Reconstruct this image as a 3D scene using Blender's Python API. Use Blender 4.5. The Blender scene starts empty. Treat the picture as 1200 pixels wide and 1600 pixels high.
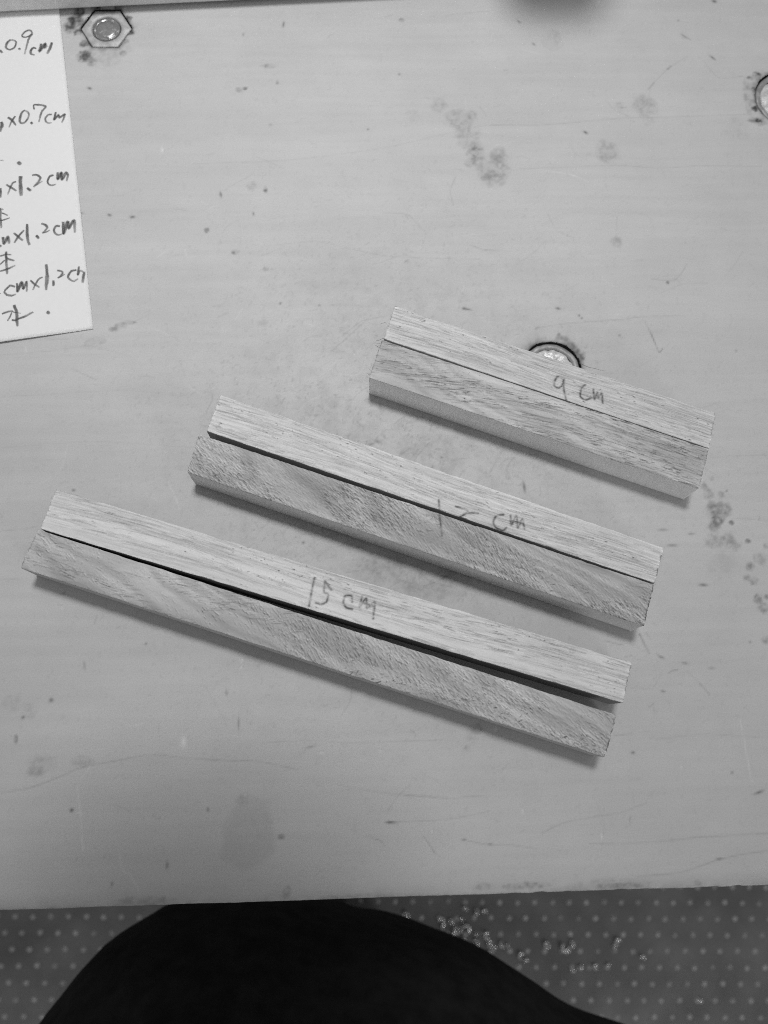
import bpy, bmesh, math
import numpy as np
from mathutils import Matrix, Vector

# measured layout: centimetres, seen from above, origin on the bench top under the lens
CAM_R = [[0.99977, -0.005204, -0.020782], [0.0, 0.970046, -0.24292], [0.021424, 0.242865, 0.969824]]
CAM_H = 22.7843
FPX = 1375.1
T_ANG = 0.027318
T_ORG = [0.1058, -3.8729]
STICK_H = 1.1447
S_nine_back = {'c': [4.8356, 9.169], 'th': -0.34071, 'q': [(-4.505, 0.5), (4.442, 0.502), (4.524, -0.502), (-4.461, -0.5)]}
S_nine_front = {'c': [4.4943, 8.1174], 'th': -0.33777, 'q': [(-4.525, 0.566), (4.495, 0.561), (4.514, -0.561), (-4.484, -0.566)]}
S_twelve_back = {'c': [1.7137, 6.065], 'th': -0.3375, 'q': [(-6.025, 0.52), (6.002, 0.474), (6.021, -0.474), (-5.998, -0.52)]}
S_twelve_front = {'c': [1.3111, 5.0113], 'th': -0.32632, 'q': [(-6.114, 0.529), (6.054, 0.542), (6.07, -0.542), (-6.01, -0.529)]}
S_fifteen_back = {'c': [-0.8018, 3.3196], 'th': -0.28973, 'q': [(-7.497, 0.538), (7.494, 0.503), (7.497, -0.503), (-7.494, -0.538)]}
S_fifteen_front = {'c': [-1.2327, 2.1771], 'th': -0.30682, 'q': [(-7.46, 0.512), (7.49, 0.519), (7.463, -0.519), (-7.493, -0.512)]}
W_nine_back = [[(0.404, 0.048), (0.233, 0.063), (0.179, -0.111), (0.204, -0.231), (0.306, -0.257), (0.395, -0.161), (0.404, 0.048)], [(0.393, 0.044), (0.445, -0.169), (0.504, -0.326), (0.591, -0.499)], [(0.985, 0.08), (0.92, -0.021), (0.914, -0.202), (0.942, -0.294), (1.082, -0.332), (1.225, -0.217)], [(1.224, 0.026), (1.309, -0.224), (1.344, -0.02), (1.395, -0.155), (1.457, -0.005), (1.541, -0.255)]]
W_twelve_back = [[(0.236, -0.255), (0.321, -0.474)], [(0.696, -0.275), (0.941, -0.253), (1.026, -0.32), (0.884, -0.501), (1.031, -0.338), (1.288, -0.259)], [(1.917, -0.067), (1.757, -0.157), (1.719, -0.333), (1.822, -0.459), (2.012, -0.469), (2.078, -0.38)], [(2.092, -0.025), (2.18, -0.266), (2.236, 0.014), (2.355, -0.269), (2.404, -0.024), (2.521, -0.242)], [(2.121, -0.158), (2.458, -0.115)]]
W_twelve_front = [[(0.422, 0.554), (0.532, 0.288), (0.648, 0.006)]]
W_fifteen_back = [[(-0.564, 0.236), (-0.53, -0.078), (-0.477, -0.45)], [(-0.289, 0.246), (-0.229, -0.015), (-0.122, -0.038), (-0.097, -0.224), (-0.203, -0.323), (-0.339, -0.331)], [(-0.269, 0.235), (-0.072, 0.083)], [(0.511, -0.052), (0.454, 0.08), (0.304, 0.046), (0.304, -0.131), (0.411, -0.226), (0.562, -0.219)], [(0.706, 0.156), (0.723, -0.115), (0.813, 0.133), (0.91, -0.098), (1.041, 0.108), (1.124, -0.297)], [(0.718, -0.007), (1.046, -0.001)]]
SPL_nine_back = [[(-4.552, -0.038), (-4.716, -0.038)], [(-4.468, -0.482), (-4.574, -0.541), (-4.666, -0.535)], [(0.648, 0.642), (0.888, 0.613), (1.188, 0.683), (1.404, 0.733)], [(-4.505, 0.5), (-4.465, 0.595)]]
SPL_nine_front = [[(-4.559, 0.456), (-4.673, 0.473)], [(-4.554, 0.34), (-4.677, 0.433)], [(-4.493, -0.492), (-4.615, -0.401)], [(-4.502, 0.144), (-4.485, 0.247)]]
PAPER = {'c': [-7.633, 10.9271], 'th': 0.1754}
PAPER_INK = [(2.2, [(-1.9, 9.64), (-1.86, 9.591), (-1.812, 9.519)]), (2.2, [(-1.542, 9.959), (-1.646, 9.868), (-1.701, 9.726), (-1.679, 9.659), (-1.595, 9.603), (-1.488, 9.628), (-1.41, 9.723), (-1.383, 9.848), (-1.431, 9.92), (-1.517, 9.944), (-1.552, 9.95)]), (2.6, [(-1.326, 9.62), (-1.273, 9.548)]), (2, [(-0.888, 10.068), (-0.983, 9.996), (-1.09, 9.978), (-1.168, 10.004), (-1.184, 10.064), (-1.093, 10.169), (-0.965, 10.214), (-0.899, 10.16), (-0.879, 10.049), (-0.968, 9.955), (-1.056, 9.732), (-1.128, 9.486), (-1.164, 9.364)]), (2.2, [(-0.8, 9.51), (-0.876, 9.558), (-0.951, 9.501), (-0.984, 9.421), (-0.964, 9.343), (-0.871, 9.292)]), (3, [(-0.637, 9.666), (-0.665, 9.542), (-0.712, 9.399), (-0.615, 9.512), (-0.515, 9.647), (-0.549, 9.491), (-0.468, 9.579)]), (2.6, [(-0.316, 9.659), (-0.39, 9.456), (-0.494, 9.269)]), (3, [(-2.024, 7.089), (-2.002, 6.977), (-2.049, 6.888), (-2.089, 6.75)]), (2.2, [(-1.822, 7.218), (-1.708, 7.098), (-1.605, 6.901)]), (1.8, [(-1.601, 7.231), (-1.71, 7.075), (-1.817, 6.863)]), (2.1, [(-1.32, 7.388), (-1.407, 7.317), (-1.472, 7.133), (-1.489, 7.039), (-1.445, 6.955), (-1.353, 6.957), (-1.252, 7.074), (-1.201, 7.211), (-1.224, 7.312), (-1.329, 7.394)]), (2.8, [(-1.174, 6.95), (-1.119, 6.874)]), (2, [(-1.039, 7.375), (-1.032, 7.53), (-0.88, 7.513), (-0.693, 7.422), (-0.818, 7.271), (-0.884, 7.088), (-0.933, 6.914)]), (2, [(-0.533, 7.129), (-0.646, 7.122), (-0.737, 7.016), (-0.735, 6.918), (-0.67, 6.836), (-0.558, 6.842)]), (2.4, [(-0.416, 7.183), (-0.447, 7.066), (-0.489, 6.923), (-0.343, 7.079), (-0.328, 6.97), (-0.159, 7.074), (-0.203, 6.93), (-0.27, 6.791)]), (1, [(-2.146, 5.797), (-2.049, 5.758)]), (3.4, [(-1.651, 5.654), (-1.559, 5.545)]), (2.4, [(-2.212, 4.867), (-2.217, 4.707), (-2.235, 4.548)]), (2.2, [(-2.03, 4.959), (-1.896, 4.828), (-1.751, 4.7)]), (1.8, [(-1.74, 5.004), (-1.846, 4.97), (-1.938, 4.8), (-2.015, 4.616)]), (3.4, [(-1.602, 5.164), (-1.627, 4.888), (-1.632, 4.508)]), (2.4, [(-1.448, 4.748), (-1.34, 4.629)]), (2.1, [(-1.277, 5.142), (-1.134, 5.128), (-1.042, 5.026), (-1.103, 4.897), (-1.265, 4.742)]), (1.3, [(-1.223, 4.765), (-1.098, 4.838), (-0.988, 4.901)]), (2.1, [(-0.656, 5.046), (-0.762, 5.028), (-0.844, 4.878), (-0.823, 4.77), (-0.728, 4.715), (-0.616, 4.736)]), (2.7, [(-0.532, 5.126), (-0.548, 4.895), (-0.43, 5.096), (-0.431, 4.862), (-0.296, 5.074), (-0.248, 4.98), (-0.311, 4.787)]), (2.4, [(-2.255, 4.207), (-2.273, 3.846), (-2.266, 3.55)]), (1.5, [(-2.234, 4.049), (-2.136, 3.994), (-2.051, 3.932)]), (1.4, [(-2.288, 3.798), (-2.168, 3.815), (-2.008, 3.852)]), (1.3, [(-2.205, 4.181), (-2.169, 4.134)]), (2.8, [(-2.244, 3.258), (-2.232, 3.039), (-2.112, 3.237), (-2.085, 3.015)]), (2.3, [(-1.932, 3.342), (-1.82, 3.207), (-1.699, 3.048)]), (1.8, [(-1.639, 3.384), (-1.799, 3.226), (-1.942, 3.02)]), (3, [(-1.536, 3.571), (-1.559, 3.277), (-1.557, 3.007), (-1.521, 2.884)]), (2.4, [(-1.309, 3.164), (-1.248, 3.041)]), (2, [(-1.142, 3.516), (-1.032, 3.462), (-0.981, 3.363), (-1.068, 3.264), (-1.142, 3.204)]), (1.5, [(-1.136, 3.207), (-1.032, 3.224), (-0.914, 3.266)]), (2.1, [(-0.624, 3.338), (-0.724, 3.37), (-0.802, 3.266), (-0.782, 3.149), (-0.69, 3.074), (-0.581, 3.083)]), (2.8, [(-0.517, 3.473), (-0.539, 3.083), (-0.39, 3.452), (-0.379, 3.237), (-0.21, 3.468), (-0.221, 3.069)]), (3, [(-2.354, 3.018), (-2.344, 2.939)]), (2.6, [(-2.191, 2.78), (-2.207, 2.404), (-2.215, 2.055)]), (1.6, [(-2.38, 2.658), (-2.209, 2.686), (-2.049, 2.655)]), (1.7, [(-2.191, 2.619), (-2.153, 2.536), (-1.979, 2.453)]), (1.4, [(-2.244, 2.512), (-2.4, 2.372)]), (1.9, [(-2.414, 2.179), (-2.199, 2.212), (-1.964, 2.293)]), (1.4, [(-2.462, 1.491), (-2.419, 1.474)]), (2, [(-2.018, 1.626), (-2.148, 1.685), (-2.278, 1.581), (-2.322, 1.5), (-2.258, 1.402), (-2.127, 1.363), (-2.003, 1.385)]), (2.5, [(-1.962, 1.73), (-1.964, 1.466), (-1.831, 1.738), (-1.799, 1.522), (-1.693, 1.741), (-1.711, 1.424)]), (2.2, [(-1.588, 1.761), (-1.483, 1.625), (-1.354, 1.498)]), (1.7, [(-1.243, 1.818), (-1.384, 1.735), (-1.546, 1.447)]), (3, [(-1.111, 2.198), (-1.113, 1.843), (-1.18, 1.387)]), (2.4, [(-0.956, 1.66), (-0.963, 1.476)]), (1.9, [(-0.823, 1.952), (-0.707, 1.915), (-0.679, 1.847), (-0.767, 1.747), (-0.83, 1.715)]), (1.2, [(-0.825, 1.719), (-0.71, 1.751), (-0.61, 1.81)]), (2, [(-0.282, 1.883), (-0.43, 1.869), (-0.532, 1.734), (-0.508, 1.629), (-0.392, 1.541), (-0.263, 1.601)]), (2.1, [(-0.206, 1.978), (-0.258, 1.722), (-0.185, 1.837), (-0.074, 1.768)]), (2.2, [(-0.072, 1.785), (-0.114, 1.627), (-0.153, 1.451)]), (2.7, [(-2.088, 1.059), (-2.033, 0.842), (-2.039, 0.62), (-2.041, 0.387)]), (2, [(-2.435, 0.842), (-2.251, 0.878), (-2.129, 0.882)]), (1.5, [(-2.166, 0.844), (-2.219, 0.724), (-2.299, 0.594)]), (1.1, [(-2.163, 0.881), (-2.089, 0.826), (-1.916, 0.778)]), (2, [(-2.179, 0.606), (-2.075, 0.577), (-2.047, 0.602), (-1.848, 0.65), (-1.579, 0.761)]), (2.8, [(-1.205, 0.722), (-1.136, 0.638)])]
NUT = (-7.467, 25.064)
BOLTS = [(5.422, 13.535), (13.324, 22.357)]
BLOBS = [(2.635, 22.191, 0.251, 0.251, 0.1, 1), (3.241, 21.679, 0.367, 0.367, 0.14, 1), (3.587, 21.844, 0.165, 0.165, 0.14, 1), (3.499, 21.065, 0.367, 0.367, 0.13, 1), (3.712, 20.534, 0.248, 0.248, 0.26, 1), (3.504, 20.22, 0.153, 0.153, 0.2, 1), (4.158, 19.962, 0.475, 0.475, 0.17, 1), (4.379, 20.483, 0.23, 0.23, 0.15, 1), (4.044, 19.64, 0.238, 0.238, 0.1, 1), (8.923, 22.128, 0.353, 0.353, 0.13, 1), (8.141, 22.158, 0.137, 0.137, 0.07, 1), (7.651, 20.522, 0.347, 0.347, 0.12, 1), (7.54, 20.358, 0.193, 0.193, 0.08, 1), (8.97, 21.619, 0.195, 0.195, 0.06, 1), (6.262, 24.524, 0.318, 0.318, 0.09, 1), (1.621, 25.306, 0.09, 0.09, 0.2, 1), (1.847, 21.839, 0.212, 0.212, 0.05, 1), (10.384, 24.669, 0.141, 0.141, 0.06, 1), (9.339, 10.091, 0.106, 0.106, 0.18, 1.0), (9.446, 9.886, 0.144, 0.144, 0.2, 1.0), (9.771, 9.856, 0.096, 0.096, 0.18, 1.0), (9.584, 10.311, 0.073, 0.073, 0.18, 1.0), (9.936, 9.952, 0.043, 0.043, 0.2, 1.0), (9.559, 9.37, 0.263, 0.263, 0.27, 1.0), (9.831, 9.453, 0.201, 0.201, 0.24, 1.0), (9.598, 9.148, 0.133, 0.133, 0.28, 1.0), (9.47, 8.983, 0.162, 0.162, 0.25, 1.0), (9.958, 9.073, 0.067, 0.067, 0.3, 1.0), (9.422, 8.58, 0.218, 0.218, 0.15, 1.0), (9.812, 8.593, 0.2, 0.2, 0.18, 1.0), (10.347, 8.551, 0.071, 0.071, 0.3, 1.0), (10.009, 8.436, 0.142, 0.142, 0.14, 1.0), (10.609, 8.075, 0.161, 0.161, 0.2, 1.0), (10.302, 7.866, 0.122, 0.122, 0.25, 1.0), (10.199, 7.567, 0.094, 0.094, 0.18, 1.0), (10.359, 7.478, 0.112, 0.112, 0.25, 1.0), (10.425, 7.008, 0.122, 0.122, 0.28, 1.0), (10.643, 7.046, 0.065, 0.065, 0.3, 1.0), (10.519, 6.753, 0.13, 0.13, 0.22, 1.0), (10.471, 5.919, 0.102, 0.102, 0.18, 1.0), (9.5, 7.798, 0.329, 0.329, 0.05, 1.0), (9.702, 8.052, 0.284, 0.284, 0.05, 1.0), (10.827, 8.417, 0.086, 0.086, 0.16, 1.0), (-8.53, 25.26, 0.214, 0.214, 0.38, 1.0), (-8.593, 25.002, 0.136, 0.136, 0.2, 1.0), (-8.354, 25.59, 0.176, 0.176, 0.25, 1.0), (-8.132, 24.046, 0.174, 0.174, 0.5, 1.0), (-7.953, 23.952, 0.154, 0.154, 0.25, 1.0), (-7.832, 23.836, 0.135, 0.135, 0.2, 1.0), (-6.919, 24.128, 0.097, 0.097, 0.3, 1.0), (-7.041, 24.268, 0.233, 0.233, 0.08, 1.0), (-7.543, 24.226, 0.582, 0.582, 0.08, 1.0), (-2.839, 1.594, 0.562, 0.718, 0.06, 0.3), (-2.075, 1.468, 0.093, 0.078, 0.22, 1.0), (-3.05, 2.344, 0.141, 0.11, 0.1, 1.0), (-6.556, 15.119, 0.16, 0.089, 0.25, 1.0), (-6.764, 15.006, 0.142, 0.089, 0.2, 1.0), (-6.346, 15.194, 0.215, 0.045, 0.22, 1.0), (-7.243, 14.665, 0.248, 0.124, 0.12, 1.0), (-7.446, 14.495, 0.158, 0.106, 0.1, 1.0), (-7.991, 3.316, 0.345, 0.22, 0.1, 1.0), (-8.138, 3.168, 0.188, 0.126, 0.12, 1.0), (-6.975, 3.363, 0.251, 0.126, 0.12, 1.0), (-8.805, 4.806, 0.286, 0.223, 0.06, 1.0), (-8.396, 4.638, 0.191, 0.191, 0.07, 1.0), (-8.663, 3.947, 0.047, 0.126, 0.2, 1.0), (1.268, 7.821, 0.84, 0.504, 0.1, 1.0), (0.604, 8.092, 0.672, 0.336, 0.12, 1.0), (1.415, 7.226, 0.668, 0.418, 0.1, 1.0), (2.27, 7.627, 0.504, 0.504, 0.1, 1.0), (-0.074, 7.853, 0.672, 0.504, 0.06, 1.0), (2.828, 3.865, 0.161, 0.145, 0.14, 1.0), (2.562, 3.405, 0.08, 0.096, 0.12, 1.0), (2.66, 3.745, 0.129, 0.193, 0.08, 1.0), (3.797, 0.168, 0.53, 0.078, 0.2, 1.0), (6.211, 0.094, 0.624, 0.078, 0.2, 1.0), (5.826, 0.163, 0.936, 0.125, 0.08, 1.0), (8.016, 0.096, 0.094, 0.063, 0.2, 1.0), (2.788, 0.184, 0.248, 0.078, 0.14, 1.0), (-1.967, 0.216, 0.092, 0.123, 0.2, 1.0), (-5.355, 0.107, 0.608, 0.106, 0.14, 1.0), (-0.232, 0.033, 0.918, 0.077, 0.12, 1.0), (0.843, 13.599, 0.534, 0.445, 0.08, 1.0), (1.724, 10.974, 1.044, 0.696, 0.07, 1.0), (0.005, 11.74, 0.87, 0.696, 0.06, 1.0), (-1.034, 12.501, 0.704, 0.528, 0.05, 1.0), (-0.241, 12.673, 0.088, 0.211, 0.07, 1.0), (3.404, 9.86, 0.692, 0.519, 0.05, 1.0), (-6.459, 9.2, 0.234, 0.15, 0.08, 1.0), (-2.426, 10.341, 0.516, 0.516, 0.03, 1.0), (-2.559, 19.38, 0.065, 0.112, 0.3, 1.0), (8.988, 16.181, 0.056, 0.056, 0.3, 1.0), (-2.971, 19.492, 0.15, 0.15, 0.12, 1.0), (-3.409, 17.347, 0.11, 0.091, 0.25, 1.0), (-2.545, 16.805, 0.091, 0.091, 0.12, 1.0), (-4.247, 18.059, 0.074, 0.092, 0.25, 1.0), (-2.626, 15.112, 0.143, 0.107, 0.08, 1.0), (-3.348, 22.815, 0.116, 0.097, 0.15, 1.0), (-3.194, 22.858, 0.077, 0.058, 0.3, 1.0), (-2.23, 23.077, 0.058, 0.078, 0.25, 1.0), (-2.418, 21.572, 0.057, 0.057, 0.3, 1.0), (-2.484, 23.652, 0.233, 0.078, 0.18, 1.0), (7.626, 17.517, 0.169, 0.169, 0.13, 1.0), (8.846, 22.242, 0.098, 0.235, 0.06, 1.0), (13.385, 22.655, 0.358, 0.358, 0.3, 1.0), (12.125, 22.438, 0.119, 0.594, 0.14, 1.0), (12.287, 23.081, 0.099, 0.08, 0.3, 1.0), (12.173, 21.596, 0.158, 0.098, 0.25, 1.0), (11.626, 21.31, 0.392, 0.353, 0.05, 1.0), (6.32, 13.519, 0.108, 0.108, 0.12, 1.0), (6.197, 13.106, 0.108, 0.108, 0.12, 1.0), (5.923, 12.78, 0.107, 0.107, 0.12, 1.0), (5.551, 12.605, 0.107, 0.107, 0.12, 1.0), (5.156, 12.613, 0.106, 0.106, 0.12, 1.0), (4.811, 12.801, 0.107, 0.107, 0.12, 1.0), (4.586, 13.136, 0.107, 0.107, 0.12, 1.0), (4.524, 13.551, 0.108, 0.108, 0.12, 1.0), (4.641, 13.967, 0.108, 0.108, 0.12, 1.0), (4.914, 14.3, 0.108, 0.108, 0.12, 1.0), (5.29, 14.482, 0.109, 0.109, 0.12, 1.0), (5.693, 14.476, 0.109, 0.109, 0.12, 1.0), (6.042, 14.281, 0.109, 0.109, 0.12, 1.0), (6.266, 13.939, 0.108, 0.108, 0.12, 1.0), (6.214, 13.984, 0.181, 0.163, 0.4, 1.0), (5.733, 14.558, 0.073, 0.109, 0.4, 1.0), (-8.422, 25.401, 0.196, 0.196, 0.5, 1.0), (-8.301, 25.684, 0.157, 0.157, 0.4, 1.0), (-8.317, 24.93, 0.117, 0.117, 0.45, 1.0), (-8.119, 24.509, 0.136, 0.136, 0.4, 1.0), (-6.818, 25.39, 0.118, 0.118, 0.5, 1.0), (-6.72, 24.918, 0.117, 0.117, 0.4, 1.0), (-6.862, 24.592, 0.098, 0.098, 0.35, 1.0), (-7.818, 25.823, 0.157, 0.157, 0.5, 1.0), (-7.129, 25.771, 0.138, 0.138, 0.45, 1.0), (-8.6, 25.12, 0.156, 0.156, 0.35, 1.0), (-8.021, 24.137, 0.154, 0.154, 0.4, 1.0), (5.909, 14.477, 0.109, 0.109, 0.2, 1.0), (6.057, 14.279, 0.127, 0.127, 0.28, 1.0), (6.171, 14.121, 0.127, 0.127, 0.3, 1.0), (6.297, 13.886, 0.09, 0.09, 0.3, 1.0), (12.519, 23.172, 0.139, 0.139, 0.45, 1.0), (12.353, 22.665, 0.099, 0.099, 0.4, 1.0), (12.302, 21.98, 0.119, 0.119, 0.45, 1.0), (12.4, 21.526, 0.158, 0.158, 0.45, 1.0)]
SPECKS = [(-7.859, 22.903, 0.05, 0.031, -0.5, 0.75), (-7.06, 18.597, 0.044, 0.031, -0.5, 0.7), (-6.395, 18.525, 0.059, 0.033, 0, 0.7), (-7.872, 18.67, 0.055, 0.022, -0.2, 0.5), (7.033, 21.204, 0.058, 0.029, -0.7, 0.75), (5.28, 25.208, 0.06, 0.02, -0.8, 0.6), (5.683, 24.375, 0.05, 0.02, -0.9, 0.6), (-3.863, 19.227, 0.024, 0.075, 0.2, 0.7), (-2.907, 18.582, 0.019, 0.046, 0.3, 0.6), (-2.124, 15.715, 0.029, 0.029, 0, 0.6), (-1.022, 15.638, 0.024, 0.024, 0, 0.5), (1.489, 23.317, 0.031, 0.031, 0, 0.5), (0.488, 21.386, 0.027, 0.027, 0, 0.5), (-2.037, 25.166, 0.024, 0.079, -0.1, 0.65), (-3.274, 24.798, 0.024, 0.049, 0, 0.4), (4.445, 10.177, 0.028, 0.121, 0.1, 0.7), (5.763, 15.428, 0.055, 0.026, -0.3, 0.75), (3.168, 15.45, 0.091, 0.022, -0.25, 0.7), (3.078, 15.471, 0.037, 0.037, 0, 0.6), (9.008, 7.399, 0.085, 0.029, -0.1, 0.65), (6.73, 3.196, 0.039, 0.026, -0.1, 0.6), (9.184, 2.648, 0.029, 0.023, 0, 0.5), (9.801, 2.156, 0.097, 0.026, 0.3, 0.6), (0.618, 1.714, 0.094, 0.022, -0.05, 0.6), (8.616, 0.633, 0.063, 0.022, 0, 0.45), (-7.191, 2.225, 0.037, 0.037, 0, 0.75), (-7.856, 4.875, 0.042, 0.042, 0, 0.6), (-8.527, 4.47, 0.032, 0.032, 0, 0.6), (-3.875, 2.144, 0.025, 0.041, 0.2, 0.5), (-4.833, 0.894, 0.022, 0.062, 0, 0.55), (-6.133, 0.516, 0.021, 0.04, 0, 0.5), (-3.151, 4.184, 0.016, 0.128, 0, 0.4), (-1.36, 3.56, 0.096, 0.019, 0.2, 0.35), (0.555, 1.716, 0.047, 0.024, 0, 0.5), (2.375, 1.262, 0.047, 0.022, 0, 0.4), (3.013, 1.14, 0.047, 0.022, 0, 0.4), (11.513, 25.936, 0.061, 0.041, -0.4, 0.8), (10.293, 25.22, 0.024, 0.024, 0, 0.5), (11.202, 23.836, 0.08, 0.024, -0.8, 0.5), (10.429, 24.621, 0.101, 0.02, -0.7, 0.35), (7.446, 14.568, 0.025, 0.025, 0, 0.5), (10.713, 14.041, 0.027, 0.027, 0, 0.3), (6.349, 15.199, 0.026, 0.026, 0, 0.6), (6.416, 15.118, 0.024, 0.024, 0, 0.6), (-7.613, 10.345, 0.034, 0.024, 0, 0.7), (-3.761, 8.673, 0.023, 0.023, 0, 0.4), (-3.467, 4.949, 0.016, 0.064, 0.1, 0.4), (-5.542, 6.224, 0.026, 0.026, 0, 0.5), (-7.072, 5.713, 0.016, 0.081, 0.2, 0.35), (-7.7, 7.579, 0.026, 0.02, 0, 0.5), (-1.509, 8.777, 0.027, 0.027, 0, 0.6), (2.25, 11.054, 0.028, 0.028, 0, 0.5), (0.524, 11.546, 0.07, 0.035, -0.4, 0.45), (0.637, 12.525, 0.035, 0.106, 0.1, 0.3), (0.365, 11.475, 0.052, 0.021, 0.3, 0.5), (8.076, 8.908, 0.104, 0.026, 0, 0.35), (8.29, 8.484, 0.103, 0.028, 0, 0.45), (8.841, 8.786, 0.069, 0.024, 0, 0.4), (7.69, 5.545, 0.066, 0.023, -0.4, 0.45), (8.289, 5.383, 0.067, 0.023, -0.2, 0.4), (8.972, 5.235, 0.067, 0.023, 0, 0.3), (7.65, 4.687, 0.05, 0.02, -0.2, 0.5), (10.057, 5.88, 0.027, 0.027, 0, 0.4)]
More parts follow.
